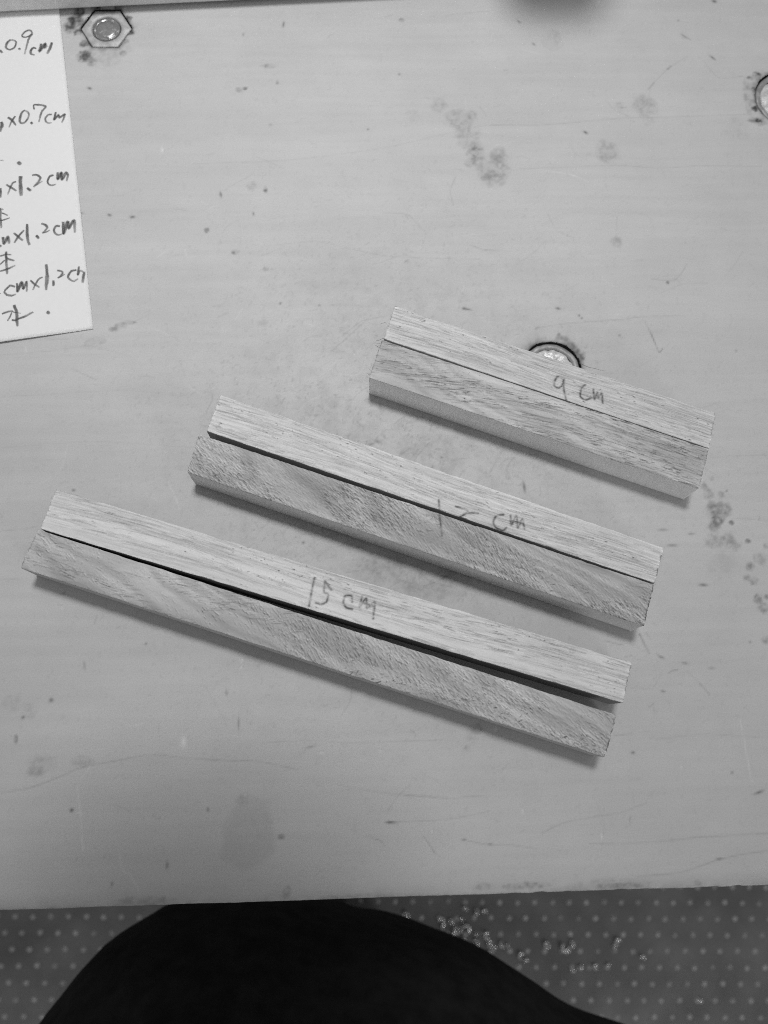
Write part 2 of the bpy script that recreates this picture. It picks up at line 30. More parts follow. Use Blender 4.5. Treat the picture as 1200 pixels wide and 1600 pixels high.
LINES = [(0.0264, 0.16, [(-8.957, 2.67), (-8.241, 2.78), (-7.618, 2.982), (-6.993, 3.23), (-6.266, 3.343), (-5.353, 3.478), (-4.428, 3.381), (-3.503, 3.293), (-2.763, 3.263), (-2.208, 3.158), (-1.653, 3.018)]), (0.0231, 0.1, [(-2.581, 3.689), (-1.464, 3.721), (-0.158, 3.622), (1.153, 3.631), (2.092, 3.651)]), (0.0198, 0.1, [(-0.732, 2.654), (0.187, 2.451), (1.108, 2.337), (2.03, 2.266)]), (0.0215, 0.13, [(0.921, 2.343), (1.553, 2.287), (2.026, 2.22), (2.584, 2.272), (3.06, 2.243)]), (0.0264, 0.13, [(4.27, 1.347), (4.841, 1.576), (5.485, 1.684), (6.29, 1.773), (6.702, 1.912), (6.99, 1.994)]), (0.0264, 0.16, [(5.434, 1.075), (6.223, 1.059), (7.175, 1.075), (8.296, 1.153), (9.896, 1.18)]), (0.0264, 0.16, [(6.543, 0.287), (7.652, 0.362), (8.631, 0.626), (9.198, 0.719), (9.843, 0.788)]), (0.0231, 0.14, [(2.375, 1.255), (2.996, 1.126), (3.467, 1.112), (4.167, 1.002)]), (0.0231, 0.12, [(0.43, 1.72), (2.005, 1.748), (3.04, 1.905)]), (0.0215, 0.1, [(7.347, 3.507), (8.581, 3.59), (10.204, 3.467)]), (0.0198, 0.14, [(6.298, 3.614), (6.751, 3.664)]), (0.0198, -0.25, [(9.55, 3.935), (9.591, 3.289), (9.654, 2.397)]), (0.0231, -0.25, [(-7.108, 2.836), (-6.978, 2.134), (-6.867, 1.274)]), (0.0215, -0.25, [(-5.984, 1.162), (-5.897, 0.822), (-5.695, 0.689), (-5.486, 0.348)]), (0.0182, -0.2, [(-7.253, 2.212), (-6.933, 2.133)]), (0.0182, -0.18, [(-7.682, 1.145), (-7.402, 0.951)]), (0.0182, 0.25, [(1.376, 1.381), (1.657, 0.96)]), (0.0215, 0.2, [(0.206, 1.345), (0.341, 1.298), (0.429, 1.175)]), (0.0182, -0.2, [(1.393, 1.327), (1.563, 1.021)]), (0.0182, 0.13, [(-0.066, 1.413), (0.251, 1.335)]), (0.0396, 0.35, [(7.181, 6.167), (7.265, 5.958), (7.398, 5.626)]), (0.033, 0.16, [(7.352, 6.204), (7.478, 5.994)]), (0.0264, 0.3, [(8.605, 4.863), (8.715, 4.74), (8.848, 4.567)]), (0.0198, 0.12, [(8.31, 5.195), (8.605, 4.863)]), (0.0297, 0.22, [(7.825, 5.126), (7.936, 5.197), (8.092, 5.217)]), (0.0248, 0.2, [(7.567, 5.642), (7.763, 5.527)]), (0.0248, 0.25, [(6.726, 5.562), (6.96, 5.617)]), (0.0231, 0.3, [(6.246, 6.005), (6.552, 5.927), (6.756, 5.881)]), (0.0264, -0.5, [(6.32, 5.9), (6.379, 5.96)]), (0.0198, 0.12, [(10.102, 9.181), (10.964, 9.109)]), (0.0198, -0.1, [(9.337, 8.234), (10.847, 8.243)]), (0.0198, 0.09, [(9.566, 10.904), (10.322, 10.934), (11.21, 10.939)]), (0.0182, 0.1, [(9.972, 9.184), (10.36, 9.153)]), (0.0264, 0.4, [(8.341, 14.631), (8.44, 14.289), (8.523, 14.028), (8.638, 14.149)]), (0.0165, 0.15, [(8.198, 15.029), (8.341, 14.631)]), (0.0248, 0.16, [(5.073, 14.818), (5.319, 14.867), (5.75, 14.938), (6.853, 15.019), (7.589, 15.053), (8.086, 15.13), (9.252, 15.144)]), (0.0413, 0.2, [(5.059, 14.786), (5.2, 14.895)]), (0.0165, -0.12, [(10.401, 13.49), (10.503, 12.848), (10.615, 12.783)]), (0.0396, 0.32, [(9.089, 22.696), (9.303, 22.958)]), (0.0429, 0.38, [(9.737, 23.405), (9.892, 23.555)]), (0.0198, 0.12, [(9.303, 22.958), (9.737, 23.405), (10.343, 23.844)]), (0.033, 0.25, [(11.169, 23.895), (11.291, 23.742)]), (0.0264, 0.2, [(10.336, 24.693), (10.616, 24.489)]), (0.0198, 0.12, [(4.15, 21.502), (5.599, 21.464), (6.968, 21.584), (8.343, 21.704), (9.715, 21.724), (12.674, 21.806)]), (0.0198, 0.12, [(4.729, 19.956), (6.264, 20.024), (7.993, 20.047), (9.139, 19.957), (10.496, 20.017), (12.233, 19.974)]), (0.0215, -0.25, [(6.39, 19.794), (6.713, 19.66), (6.986, 19.495)]), (0.0182, -0.15, [(5.292, 24.178), (5.875, 23.998)]), (0.0231, 0.14, [(1.378, 25.51), (1.076, 25.393)]), (0.0215, 0.1, [(2.972, 25.439), (3.476, 25.531), (4.382, 25.609)]), (0.0198, -0.16, [(4.731, 19.977), (5.682, 19.922), (6.622, 19.716)]), (0.0182, -0.12, [(2.912, 17.75), (4.602, 17.935), (6.478, 17.929)]), (0.0198, 0.08, [(-4.726, 20.264), (-1.903, 20.36), (0.949, 20.742), (3.857, 21.45), (5.601, 21.487)]), (0.0182, -0.1, [(-1.716, 19.84), (-0.868, 19.862)]), (0.0198, 0.1, [(-2.549, 17.519), (-0.984, 17.651), (0.851, 17.161), (3.618, 17.018)]), (0.0264, 0.16, [(-1.506, 14.527), (-1.237, 14.697), (-0.941, 14.692)]), (0.0198, 0.14, [(-1.998, 14.886), (-1.746, 14.979)]), (0.0198, 0.12, [(-0.389, 14.391), (-0.656, 14.493)]), (0.0215, 0.13, [(-5.151, 18.78), (-5.001, 18.736), (-4.834, 18.703)]), (0.0198, 0.12, [(-2.768, 10.348), (-2.513, 10.611), (-2.341, 10.482)]), (0.0165, -0.3, [(-5.127, 10.541), (-4.89, 10.039), (-4.762, 9.72)]), (0.0165, 0.12, [(-9.469, 9.267), (-8.806, 9.321), (-8.477, 9.383)]), (0.0165, 0.1, [(-9.369, 7.988), (-8.876, 7.976)]), (0.0215, 0.15, [(1.955, 11.517), (1.554, 11.068), (1.368, 10.709)]), (0.0198, 0.14, [(0.519, 11.363), (0.856, 10.992), (1.39, 11.345)]), (0.0198, 0.13, [(1.648, 11.248), (2.246, 10.963), (3.033, 11.038)]), (0.0231, 0.14, [(0.69, 8.176), (1.286, 8.333), (1.604, 7.813)]), (0.0215, 0.14, [(-0.408, 7.945), (0.266, 8.049)]), (0.0231, 0.15, [(0.93, 7.744), (1.679, 7.557), (2.277, 7.797)]), (0.0198, 0.15, [(2.832, 7.108), (3.013, 7.356)]), (0.0165, 0.2, [(-6.814, 6.977), (-6.885, 6.764)]), (0.0165, -0.2, [(-7.769, 7.364), (-7.723, 7.148)]), (0.0165, 0.15, [(3.726, 10.932), (3.531, 10.574)]), (0.0198, 0.1, [(-9.856, 14.269), (-8.461, 14.378), (-7.411, 14.494), (-6.338, 14.187)]), (0.0198, 0.07, [(-9.761, 13.04), (-6.294, 13.162), (-4.539, 12.904)]), (0.0198, 0.06, [(-9.647, 11.569), (-7.09, 11.699), (-4.158, 11.457)])]
CHIPS = [(3.864, 1.889, 0.026, 0.05), (5.78, 1.235, 0.03, 0.074), (1.6, 1.492, 0.021, 0.033), (-2.957, 2.462, 0.041, 0.033), (-1.074, 3.413, 0.05, 0.023), (-4.498, 3.786, 0.083, 0.132), (-5.604, 20.729, 0.033, 0.083), (-3.073, 5.756, 0.041, 0.041), (-3.088, 5.595, 0.025, 0.041), (6.926, 25.22, 0.025, 0.025), (7.853, 25.936, 0.033, 0.033), (8.271, 24.095, 0.025, 0.017), (0.396, 3.419, 0.033, 0.023), (7.922, 2.807, 0.026, 0.026), (3.327, 3.82, 0.025, 0.05)]
BAR = [[-11.322, 21.407], [-2.9, 22.081]]
DOT0 = [-33.59, -20.39]
BEADS = [(4.11, -17.3, 5), (7.54, -17.78, 5), (8.54, -17.9, 4), (7.85, -18.35, 5), (8.84, -18.47, 4), (9.34, -18.65, 4), (9.97, -18.54, 7), (8.89, -19.05, 5), (8.88, -19.73, 5), (9.44, -19.62, 8), (9.44, -19.96, 5), (9.55, -17.73, 3), (10.88, -17.04, 5), (11.82, -17.04, 4), (6.02, -19.49, 6), (4.41, -19.14, 4), (12.01, -19.18, 6), (12.3, -19.92, 5), (13.48, -19.93, 5), (13.92, -19.98, 3), (10.89, -19.0, 3), (12.79, -20.32, 3), (10.87, -19.8, 5), (12.15, -20.77, 4), (15.73, -21.47, 4), (15.25, -20.96, 5), (17.78, -20.0, 5), (19.52, -20.24, 7), (20.16, -19.96, 5), (19.75, -20.58, 4), (20.23, -22.17, 4), (20.93, -21.95, 4), (22.42, -21.96, 4), (23.73, -21.96, 4), (24.74, -19.75, 5), (24.34, -20.15, 3), (27.02, -21.24, 4), (9.17, -20.7, 4), (32.38, -24.98, 3), (9.88, -16.8, 4)]

scene = bpy.context.scene
col = scene.collection
CM = 0.01
BENCH_Z = 70.0          # bench top above the floor, cm

# ------------------------------------------------------------------ camera
cam_data = bpy.data.cameras.new('camera')
cam = bpy.data.objects.new('camera', cam_data)
col.objects.link(cam)
cam.matrix_world = Matrix.Translation((0, 0, (BENCH_Z + CAM_H) * CM)) @ Matrix(CAM_R).to_4x4()
cam_data.sensor_fit = 'VERTICAL'
cam_data.sensor_height = 36.0
cam_data.lens = 36.0 * FPX / 1600.0
cam_data.clip_start = 0.01
cam_data.clip_end = 50.0
cam_data.dof.use_dof = True
cam_data.dof.focus_distance = 0.225
cam_data.dof.aperture_fstop = 18.0
scene.camera = cam

# ------------------------------------------------------------------ light
world = bpy.data.worlds.new('World')
scene.world = world
world.use_nodes = True
bg = world.node_tree.nodes['Background']
bg.inputs[0].default_value = (1, 1, 1, 1)
bg.inputs[1].default_value = 0.35

def area_lamp(name, loc, target, size, power, spread):
    d = bpy.data.lights.new(name, 'AREA')
    d.shape = 'DISK'
    d.size = size * CM
    d.energy = power
    d.spread = math.radians(spread)
    o = bpy.data.objects.new(name, d)
    col.objects.link(o)
    o.location = Vector(loc) * CM
    v = Vector(target) * CM - o.location
    o.rotation_euler = v.to_track_quat('-Z', 'Y').to_euler()
    return o
area_lamp('bench_lamp', (1, 40, BENCH_Z + 130), (-2.5, 17, BENCH_Z), 21, 0.375, 32)
area_lamp('fill_lamp', (130, -165, BENCH_Z + 62), (0, 0, BENCH_Z), 60, 10.0, 180)  # added fill, brightens the sticks' near sides; not an actual window

vs = scene.view_settings
vs.view_transform = 'Standard'
vs.look = 'None'
vs.exposure = 0.0
vs.gamma = 1.0
vs.use_curve_mapping = False
scene.cycles.use_denoising = False
scene.cycles.filter_width = 1.0
scene.cycles.max_bounces = 8

# ------------------------------------------------------------------ helpers
rng = np.random.default_rng(7)
_tab = rng.random((16, 256, 256))

def vnoise(x, y, k=0):
    x = np.asarray(x, float); y = np.asarray(y, float)
    xi = np.floor(x).astype(int); yi = np.floor(y).astype(int)
    fx = x - xi; fy = y - yi
    fx = fx * fx * (3 - 2 * fx); fy = fy * fy * (3 - 2 * fy)
    t = _tab[k % 16]
    x0 = xi & 255; x1 = (xi + 1) & 255; y0 = yi & 255; y1 = (yi + 1) & 255
    return (t[y0, x0] * (1 - fx) + t[y0, x1] * fx) * (1 - fy) + (t[y1, x0] * (1 - fx) + t[y1, x1] * fx) * fy

def fbm(x, y, k=0, n=3):
    s = 0; a = 1.0; w = 0
    for i in range(n):
        s = s + a * vnoise(np.asarray(x) * 2 ** i + 17.3 * i, np.asarray(y) * 2 ** i + 5.1 * i, k + i)
        w += a; a *= 0.55
    return s / w

def tag(o, label=None, cat=None, group=None, kind=None):
    if label: o['label'] = label
    if cat: o['category'] = cat
    if group: o['group'] = group
    if kind: o['kind'] = kind
    return o

def mesh_np(name, V, F, mat, parent=None, attr=None, smooth=True):
    """V (n,3) in cm, F (m,4) int array or list of faces"""
    me = bpy.data.meshes.new(name)
    V = np.asarray(V, np.float32) * CM
    if isinstance(F, np.ndarray):
        k = F.shape[1]
        me.vertices.add(len(V)); me.vertices.foreach_set('co', V.ravel())
        me.loops.add(F.size); me.loops.foreach_set('vertex_index', F.astype(np.int32).ravel())
        me.polygons.add(len(F))
        me.polygons.foreach_set('loop_start', np.arange(0, F.size, k, dtype=np.int32))
        me.polygons.foreach_set('loop_total', np.full(len(F), k, np.int32))
        me.update(calc_edges=True)
    else:
        me.from_pydata(V.tolist(), [], F)
    me.validate()
    if smooth:
        me.polygons.foreach_set('use_smooth', np.ones(len(me.polygons), bool))
    if attr is not None:
        at = me.attributes.new('tone', 'FLOAT', 'POINT')
        at.data.foreach_set('value', np.asarray(attr, np.float32))
    me.materials.append(mat)
    o = bpy.data.objects.new(name, me)
    col.objects.link(o)
    if parent is not None: o.parent = parent
    return o

def bm_obj(name, bm, mat, parent=None, smooth=False):
    me = bpy.data.meshes.new(name)
    bm.normal_update()
    bm.to_mesh(me); bm.free()
    if smooth:
        for p in me.polygons: p.use_smooth = True
    me.materials.append(mat)
    o = bpy.data.objects.new(name, me)
    col.objects.link(o)
    if parent is not None: o.parent = parent
    return o

def grid_faces(nu, nv, off=0):
    i = np.arange(nu - 1)[:, None] * nv + np.arange(nv - 1)[None, :]
    i = i.ravel() + off
    return np.stack([i, i + nv, i + nv + 1, i + 1], 1)

def catmull(pts, step):
    P = np.asarray(pts, float)
    if len(P) == 2:
        n = max(2, int(np.linalg.norm(P[1] - P[0]) / step))
        t = np.linspace(0, 1, n)[:, None]
        return P[0] * (1 - t) + P[1] * t
    Q = np.vstack([2 * P[0] - P[1], P, 2 * P[-1] - P[-2]])
    out = []
    for i in range(1, len(Q) - 2):
        n = max(2, int(np.linalg.norm(Q[i + 1] - Q[i]) / step))
        t = np.linspace(0, 1, n, endpoint=False)[:, None]
        a, b, c, d = Q[i - 1], Q[i], Q[i + 1], Q[i + 2]
        # tight curve: handwriting keeps its corners
        m1 = (c - a) * 0.35; m2 = (d - b) * 0.35
        h00 = 2 * t ** 3 - 3 * t ** 2 + 1; h10 = t ** 3 - 2 * t ** 2 + t
        h01 = -2 * t ** 3 + 3 * t ** 2; h11 = t ** 3 - t ** 2
        out.append(h00 * b + h10 * m1 + h01 * c + h11 * m2)
    out.append(Q[-2][None])
    return np.vstack(out)

# ------------------------------------------------------------------ materials
def material(name, base=0.5, rough=0.6, spec=0.4, metal=0.0, attr=None, grain=None, bump=None, coat=0.0):
    """grain: list of (scale xyz, detail, low, high) multipliers; bump: (scale, strength, distance)"""
    m = bpy.data.materials.new(name); m.use_nodes = True
    nt = m.node_tree; N = nt.nodes; L = nt.links
    b = N['Principled BSDF']
    b.inputs['Roughness'].default_value = rough
    b.inputs['Specular IOR Level'].default_value = spec
    b.inputs['Metallic'].default_value = metal
    tc = N.new('ShaderNodeTexCoord')
    val = N.new('ShaderNodeValue'); val.outputs[0].default_value = base
    cur = val.outputs[0]
    def mul(a, bb):
        x = N.new('ShaderNodeMath'); x.operation = 'MULTIPLY'
        L.new(a, x.inputs[0]); L.new(bb, x.inputs[1]); return x.outputs[0]
    if attr:
        a = N.new('ShaderNodeAttribute'); a.attribute_name = attr
        cur = mul(cur, a.outputs['Fac'])
    for sc, det, lo, hi in (grain or []):
        mp = N.new('ShaderNodeMapping'); mp.inputs['Scale'].default_value = sc
        L.new(tc.outputs['Object'], mp.inputs[0])
        nz = N.new('ShaderNodeTexNoise'); nz.inputs['Scale'].default_value = 1.0; nz.inputs['Detail'].default_value = det
        L.new(mp.outputs[0], nz.inputs['Vector'])
        mr = N.new('ShaderNodeMapRange'); mr.inputs[1].default_value = 0.3; mr.inputs[2].default_value = 0.7
        mr.inputs[3].default_value = lo; mr.inputs[4].default_value = hi
        L.new(nz.outputs[0], mr.inputs[0])
        cur = mul(cur, mr.outputs[0])
    cc = N.new('ShaderNodeCombineColor')
    for i in range(3): L.new(cur, cc.inputs[i])
    L.new(cc.outputs[0], b.inputs['Base Color'])
    if bump:
        sc, st, di = bump
        nz = N.new('ShaderNodeTexNoise'); nz.inputs['Scale'].default_value = sc; nz.inputs['Detail'].default_value = 4
        L.new(tc.outputs['Object'], nz.inputs['Vector'])
        bp = N.new('ShaderNodeBump'); bp.inputs['Strength'].default_value = st; bp.inputs['Distance'].default_value = di
        L.new(nz.outputs[0], bp.inputs['Height']); L.new(bp.outputs[0], b.inputs['Normal'])
    return m

M_bench = material('bench_wood', 0.50, 0.5, 0.35, attr='tone',
    grain=[((25, 420, 10), 4, 0.985, 1.015), ((6, 90, 6), 3, 0.975, 1.025), ((3000, 3000, 3000), 2, 0.93, 1.07)], bump=(2600, 0.25, 0.00005))
M_stick = material('balsa_wood', 1.0, 0.85, 0.15, attr='tone', grain=[((4200, 4200, 4200), 2, 0.93, 1.07)])
M_paper = material('paper', 0.77, 0.9, 0.1, grain=[((900, 900, 900), 2, 0.985, 1.01), ((25, 25, 25), 2, 0.985, 1.01)])
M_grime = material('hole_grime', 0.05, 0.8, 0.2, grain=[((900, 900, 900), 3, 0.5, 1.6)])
M_nut = material('dull_zinc', 0.46, 0.55, 0.4, 0.15, grain=[((500, 500, 500), 3, 0.75, 1.12)], bump=(900, 0.3, 0.0001))
M_bolt = material('bolt_steel', 0.30, 0.28, 0.5, 0.5, grain=[((700, 700, 700), 3, 0.8, 1.15)], bump=(700, 0.5, 0.0002))
M_head = material('worn_zinc', 0.62, 0.4, 0.5, 0.15, grain=[((420, 420, 420), 3, 0.62, 1.15)], bump=(420, 0.7, 0.0006))
M_rim = material('dark_steel', 0.30, 0.5, 0.4, 0.2, grain=[((500, 500, 500), 3, 0.7, 1.2)])
M_bar = material('grey_casting', 0.62, 0.6, 0.3, grain=[((200, 200, 200), 3, 0.93, 1.06)])
M_dark = material('black_plastic', 0.03, 0.5, 0.4)
M_floor = material('floor_vinyl', 0.165, 0.55, 0.3, grain=[((9, 9, 9), 3, 0.72, 1.2), ((40, 40, 40), 4, 0.85, 1.1), ((700, 700, 700), 2, 0.9, 1.1)])
M_dots = material('floor_dot_rubber', 0.43, 0.5, 0.3, grain=[((60, 60, 60), 2, 0.6, 1.15)])
M_curl = material('shiny_shaving', 0.97, 0.22, 0.8, 0.9)
M_cloth = material('black_cloth', 0.017, 0.95, 0.1, grain=[((150, 150, 150), 4, 0.7, 1.3)], bump=(300, 0.4, 0.001))

def pencil_material():
    m = bpy.data.materials.new('pencil_lead'); m.use_nodes = True
    nt = m.node_tree; N = nt.nodes; L = nt.links
    b = N['Principled BSDF']; b.inputs['Base Color'].default_value = (0.07, 0.07, 0.07, 1); b.inputs['Roughness'].default_value = 0.55
    tc = N.new('ShaderNodeTexCoord'); nz = N.new('ShaderNodeTexNoise'); nz.inputs['Scale'].default_value = 3500; nz.inputs['Detail'].default_value = 2
    L.new(tc.outputs['Object'], nz.inputs['Vector'])
    at = N.new('ShaderNodeAttribute'); at.attribute_name = 'tone'
    mr = N.new('ShaderNodeMapRange'); mr.inputs[1].default_value = 0.32; mr.inputs[2].default_value = 0.62; mr.inputs[3].default_value = 1.0; mr.inputs[4].default_value = 0.6
    L.new(nz.outputs[0], mr.inputs[0])
    mu = N.new('ShaderNodeMath'); mu.operation = 'MULTIPLY'; L.new(mr.outputs[0], mu.inputs[0]); L.new(at.outputs['Fac'], mu.inputs[1])
    L.new(mu.outputs[0], b.inputs['Alpha'])
    return m
M_pencil = pencil_material()

# ------------------------------------------------------------------ floor
S = 1.0
bm = bmesh.new()
vsq = [bm.verts.new(Vector(c) * CM) for c in ((-260, -220, 0), (260, -220, 0), (260, 260, 0), (-260, 260, 0))]
bm.faces.new(vsq)
floor = bm_obj('floor', bm, M_floor); tag(floor, 'dark grey floor with a pattern of small pale dots', kind='structure')
# raised dots, too small to pick apart one by one
def dot_shape():
    n = 10
    V = [(0, 0, 0.09)]; F = []
    for r, z in ((0.10, 0.085), (0.19, 0.05), (0.24, 0.0)):
        for i in range(n):
            a = i / n * 2 * math.pi
            V.append((r * math.cos(a), r * math.sin(a), z))
    for i in range(n): F.append((0, 1 + i, 1 + (i + 1) % n, 1 + (i + 1) % n))
    for k in range(2):
        for i in range(n):
            a = 1 + k * n + i; b = 1 + k * n + (i + 1) % n
            F.append((a, a + n, b + n, b))
    return np.array(V), F
dv, df = dot_shape()
VV = []; FF = []
dx, dy = 1.71, 1.455
rot = math.radians(-0.4)
for r in range(-14, 13):
    for c in range(-34, 66):
        x = DOT0[0] + c * dx + (dx / 2 if r % 2 else 0); y = DOT0[1] + r * dy
        xr = x * math.cos(rot) - y * math.sin(rot); yr = x * math.sin(rot) + y * math.cos(rot)
        xr += rng.normal(0, 0.03); yr += rng.normal(0, 0.03)
        o = len(VV) * len(dv)
        VV.append(dv + np.array([xr, yr, 0.002]))
        FF += [tuple(dict.fromkeys(i + o for i in f)) for f in df]
dots = mesh_np('floor_dots', np.vstack(VV), FF, M_dots, floor); dots['kind'] = 'stuff'

# ------------------------------------------------------------------ workbench
STEP = 0.036
A0, A1, B1 = -14.0, 15.5, 27.6
NUT_AP = 0.695
HOLE_R = (0.87, 0.98)
bench = bpy.data.objects.new('workbench', None); col.objects.link(bench)
bench.location = Vector((T_ORG[0], T_ORG[1], BENCH_Z)) * CM
bench.rotation_euler = (0, 0, T_ANG)
tag(bench, 'pale stained wooden workbench top with recessed bolts under the sticks', 'workbench')

def bench_top():
    na = int((A1 - A0) / STEP) + 1
    bb = np.concatenate([np.array([0, 0.004, 0.012, 0.025, 0.045]), np.arange(0.07, B1, STEP), [B1]])
    nb = len(bb)
    aa = np.linspace(A0, A1, na)
    A, B = np.meshgrid(aa, bb, indexing='ij')
    A = A.copy(); B = B.copy()
    r = 0.05
    Zz = np.where(B < r, -(r - np.sqrt(np.maximum(r * r - (r - B) ** 2, 0))), 0.0)
    edge = (fbm(aa * .5, aa * 0, 3) - .5) * 0.03 + (fbm(aa * 9, aa * 0 + 3, 5) - .5) * 0.012
    chip = np.maximum(vnoise(aa * 3.1, aa * 0 + 9, 7) - 0.82, 0) * 0.12
    B += (edge + chip)[:, None] * np.exp(-B / 0.12)
    Zz -= chip[:, None] * 0.6 * np.exp(-B / 0.05)
    # ---- tone: stains, scratches, vein lines and specks of dirt that belong to the wood
    tone = np.ones_like(A)
    warp = fbm(A * 0.12, B * 0.35, 1, 3)
    tone *= 1 + 0.05 * (fbm(A * 0.10 + warp, B * 0.9, 2, 3) - .5)
    streak = fbm(A * 0.35, B * 7 + warp * 5, 4, 3)
    tone *= 1 + 0.07 * (streak - .5)
    tone *= 1 - 0.06 * np.clip(streak - 0.68, 0, 1) * 2
    mott = fbm(A * 2.2, B * 2.2, 6, 3)
    # dusty, scuffed patch in the middle where the work is done
    mid = np.exp(-(((A - 1.0) / 5.5) ** 2 + ((B - 11.0) / 5.5) ** 2))
    tone *= 1 - 0.10 * mid * np.clip(fbm(A * 3.3, B * 3.3, 8, 4) - 0.42, 0, 1) * 4
    sc_ = np.abs(fbm(A * 1.7 + B * 1.1 + 5, B * 2.3 - A * 1.2, 12, 3) - .5)
    tone *= 1 - 0.10 * mid * np.exp(-(sc_ / .018) ** 2) + 0.05 * mid * np.exp(-((sc_ - .06) / .02) ** 2)
    tone *= 1 + 0.09 * (fbm(A * .45 + 3, B * .7 + 8, 11, 3) - .5)
    tone *= 1 + 0.05 * (mott - .5)
    fine = fbm(A * 14, B * 14, 9, 2)
    tone *= 1 - 0.30 * np.clip(fine - 0.66, 0, 1) * (1 + 3 * mid)
    tone *= 1 + 0.10 * np.clip(fbm(A * 11 + 40, B * 11, 10, 2) - 0.72, 0, 1)
    def window(x, y, rx, ry):
        i0 = int(np.searchsorted(aa, x - rx)); i1 = int(np.searchsorted(aa, x + rx)) + 1
        j0 = int(np.searchsorted(bb, y - ry)); j1 = int(np.searchsorted(bb, y + ry)) + 1
        return slice(max(i0, 0), i1), slice(max(j0, 0), j1)
    for n_, (x, y, rx, ry, s, k) in enumerate(BLOBS):
        w = window(x, y, rx * 2.2, ry * 2.2)
        a, b = A[w], B[w]
        if a.size == 0: continue
        wob = 0.75 + 0.5 * fbm(a * 1.4 / max(rx, .1) + n_ * 7.7, b * 1.4 / max(ry, .1), n_, 2)
        d = np.sqrt(((a - x) / rx) ** 2 + ((b - y) / ry) ** 2) * wob
        body = np.clip((1.35 - d) / (0.8 if k > 0.5 else 0.35), 0, 1); body = body * body * (3 - 2 * body)
        pat = np.clip((fbm(a * 9 + n_ * 3.1, b * 9, n_ + 3, 3) - 0.36) * 3.2, 0, 1.25)
        rim = np.exp(-((d - 1.05) / 0.13) ** 2)
        m = body * ((1 - k) + k * (0.3 + 0.7 * pat)) + 0.15 * k * rim * pat
        tone[w] *= np.clip(1 - s * 1.9 * m, 0.1, 1)
    for n_, (x, y, rx, ry, an, s) in enumerate(SPECKS):
        q = max(rx, ry, .03) * 3 + .05
        w = window(x, y, q, q); a, b = A[w] - x, B[w] - y
        if a.size == 0: continue
        ca, sa = math.cos(an), math.sin(an)
        rx_, ry_ = max(rx, .021), max(ry, .021)
        d = ((a * ca + b * sa) / rx_) ** 2 + ((-a * sa + b * ca) / ry_) ** 2
        tone[w] *= 1 - min(s * 1.0, .75) * np.exp(-d * 0.6)
    # faint random scuffs, densest where the sticks are cut
    rs = np.random.default_rng(77)
    scuffs = []
    for k in range(420):
        if k < 300: cx, cy = rs.normal(1.0, 5.0), rs.normal(11.5, 4.5)
        else: cx, cy = rs.uniform(A0, A1), rs.uniform(.5, B1)
        an = rs.normal(0, .5) if rs.random() < .45 else rs.uniform(0, 3.14)
        ln_ = .15 + 1.3 * rs.random() ** 3; bd = rs.normal(0, .15)
        e_ = np.array((math.cos(an), math.sin(an))); f_ = np.array((-e_[1], e_[0])); c_ = np.array((cx, cy))
        scuffs.append((.018, (.05 + .16 * rs.random() ** 2) * (1 if rs.random() < .62 else -1.2), [tuple(c_ - e_ * ln_ / 2), tuple(c_ + f_ * bd * ln_), tuple(c_ + e_ * ln_ / 2)]))
    for n_, (wd, s, pts) in enumerate(LINES + scuffs):
        P = catmull(pts, 0.1)
        wd = max(wd * .75, 0.018)
        s = s * (1.0 if s > 0 else .5)
        for i in range(len(P) - 1):
            p0, p1 = P[i], P[i + 1]
            c = (p0 + p1) / 2; q = np.abs(p1 - p0) / 2 + wd * 3.5
            w = window(c[0], c[1], q[0], q[1]); a, b = A[w], B[w]
            if a.size == 0: continue
            e = p1 - p0; L2 = e @ e + 1e-9
            # half-open segments so joints are not counted twice
            t = ((a - p0[0]) * e[0] + (b - p0[1]) * e[1]) / L2
            d2 = (a - p0[0] - t * e[0]) ** 2 + (b - p0[1] - t * e[1]) ** 2
            on = ((t >= 0) & (t < 1))
            br = 0.45 + 0.9 * vnoise(a * 6 + n_, b * 6, n_)
            tone[w] *= 1 - s * br * np.exp(-d2 / wd ** 2) * on
    for n_, (x, y, rx, ry) in enumerate(CHIPS):
        w = window(x, y, .2, .2); a, b = A[w] - x, B[w] - y
        if a.size == 0: continue
        tone[w] *= 1 + 0.25 * np.exp(-((a / max(rx, .02)) ** 2 + (b / max(ry, .02)) ** 2))
        Zz[w] -= 0.02 * np.exp(-((a / max(rx, .02)) ** 2 + (b / max(ry, .02)) ** 2))
    # worn arris: dirty with lighter nicks
    arr = np.exp(-np.maximum(B, 0) / 0.16)
    tone *= 1 - 0.28 * arr * (0.5 + fbm(A * 4, B * 4, 11, 2))
    arr2 = np.exp(-np.maximum(B, 0) / 0.03)
    tone *= 1 + 0.6 * arr2 * np.clip(fbm(A * 7, B * 0, 12, 2) - .4, 0, 1)
    # ---- holes
    def s_nut(a, b):
        x, y = a - NUT[0], b - NUT[1]
        q = np.maximum.reduce([np.abs(y), np.abs(y * .5 + x * .8660254), np.abs(y * .5 - x * .8660254)])
        return q - NUT_AP - 0.012 * (vnoise(a * 8, b * 8, 2) - .3)
    def s_c(cx, cy, R_):
        return lambda a, b: np.hypot(a - cx, b - cy) - R_ - 0.03 * (vnoise(a * 6, b * 6, 5) - .5)
    inside = np.zeros(A.shape, bool)
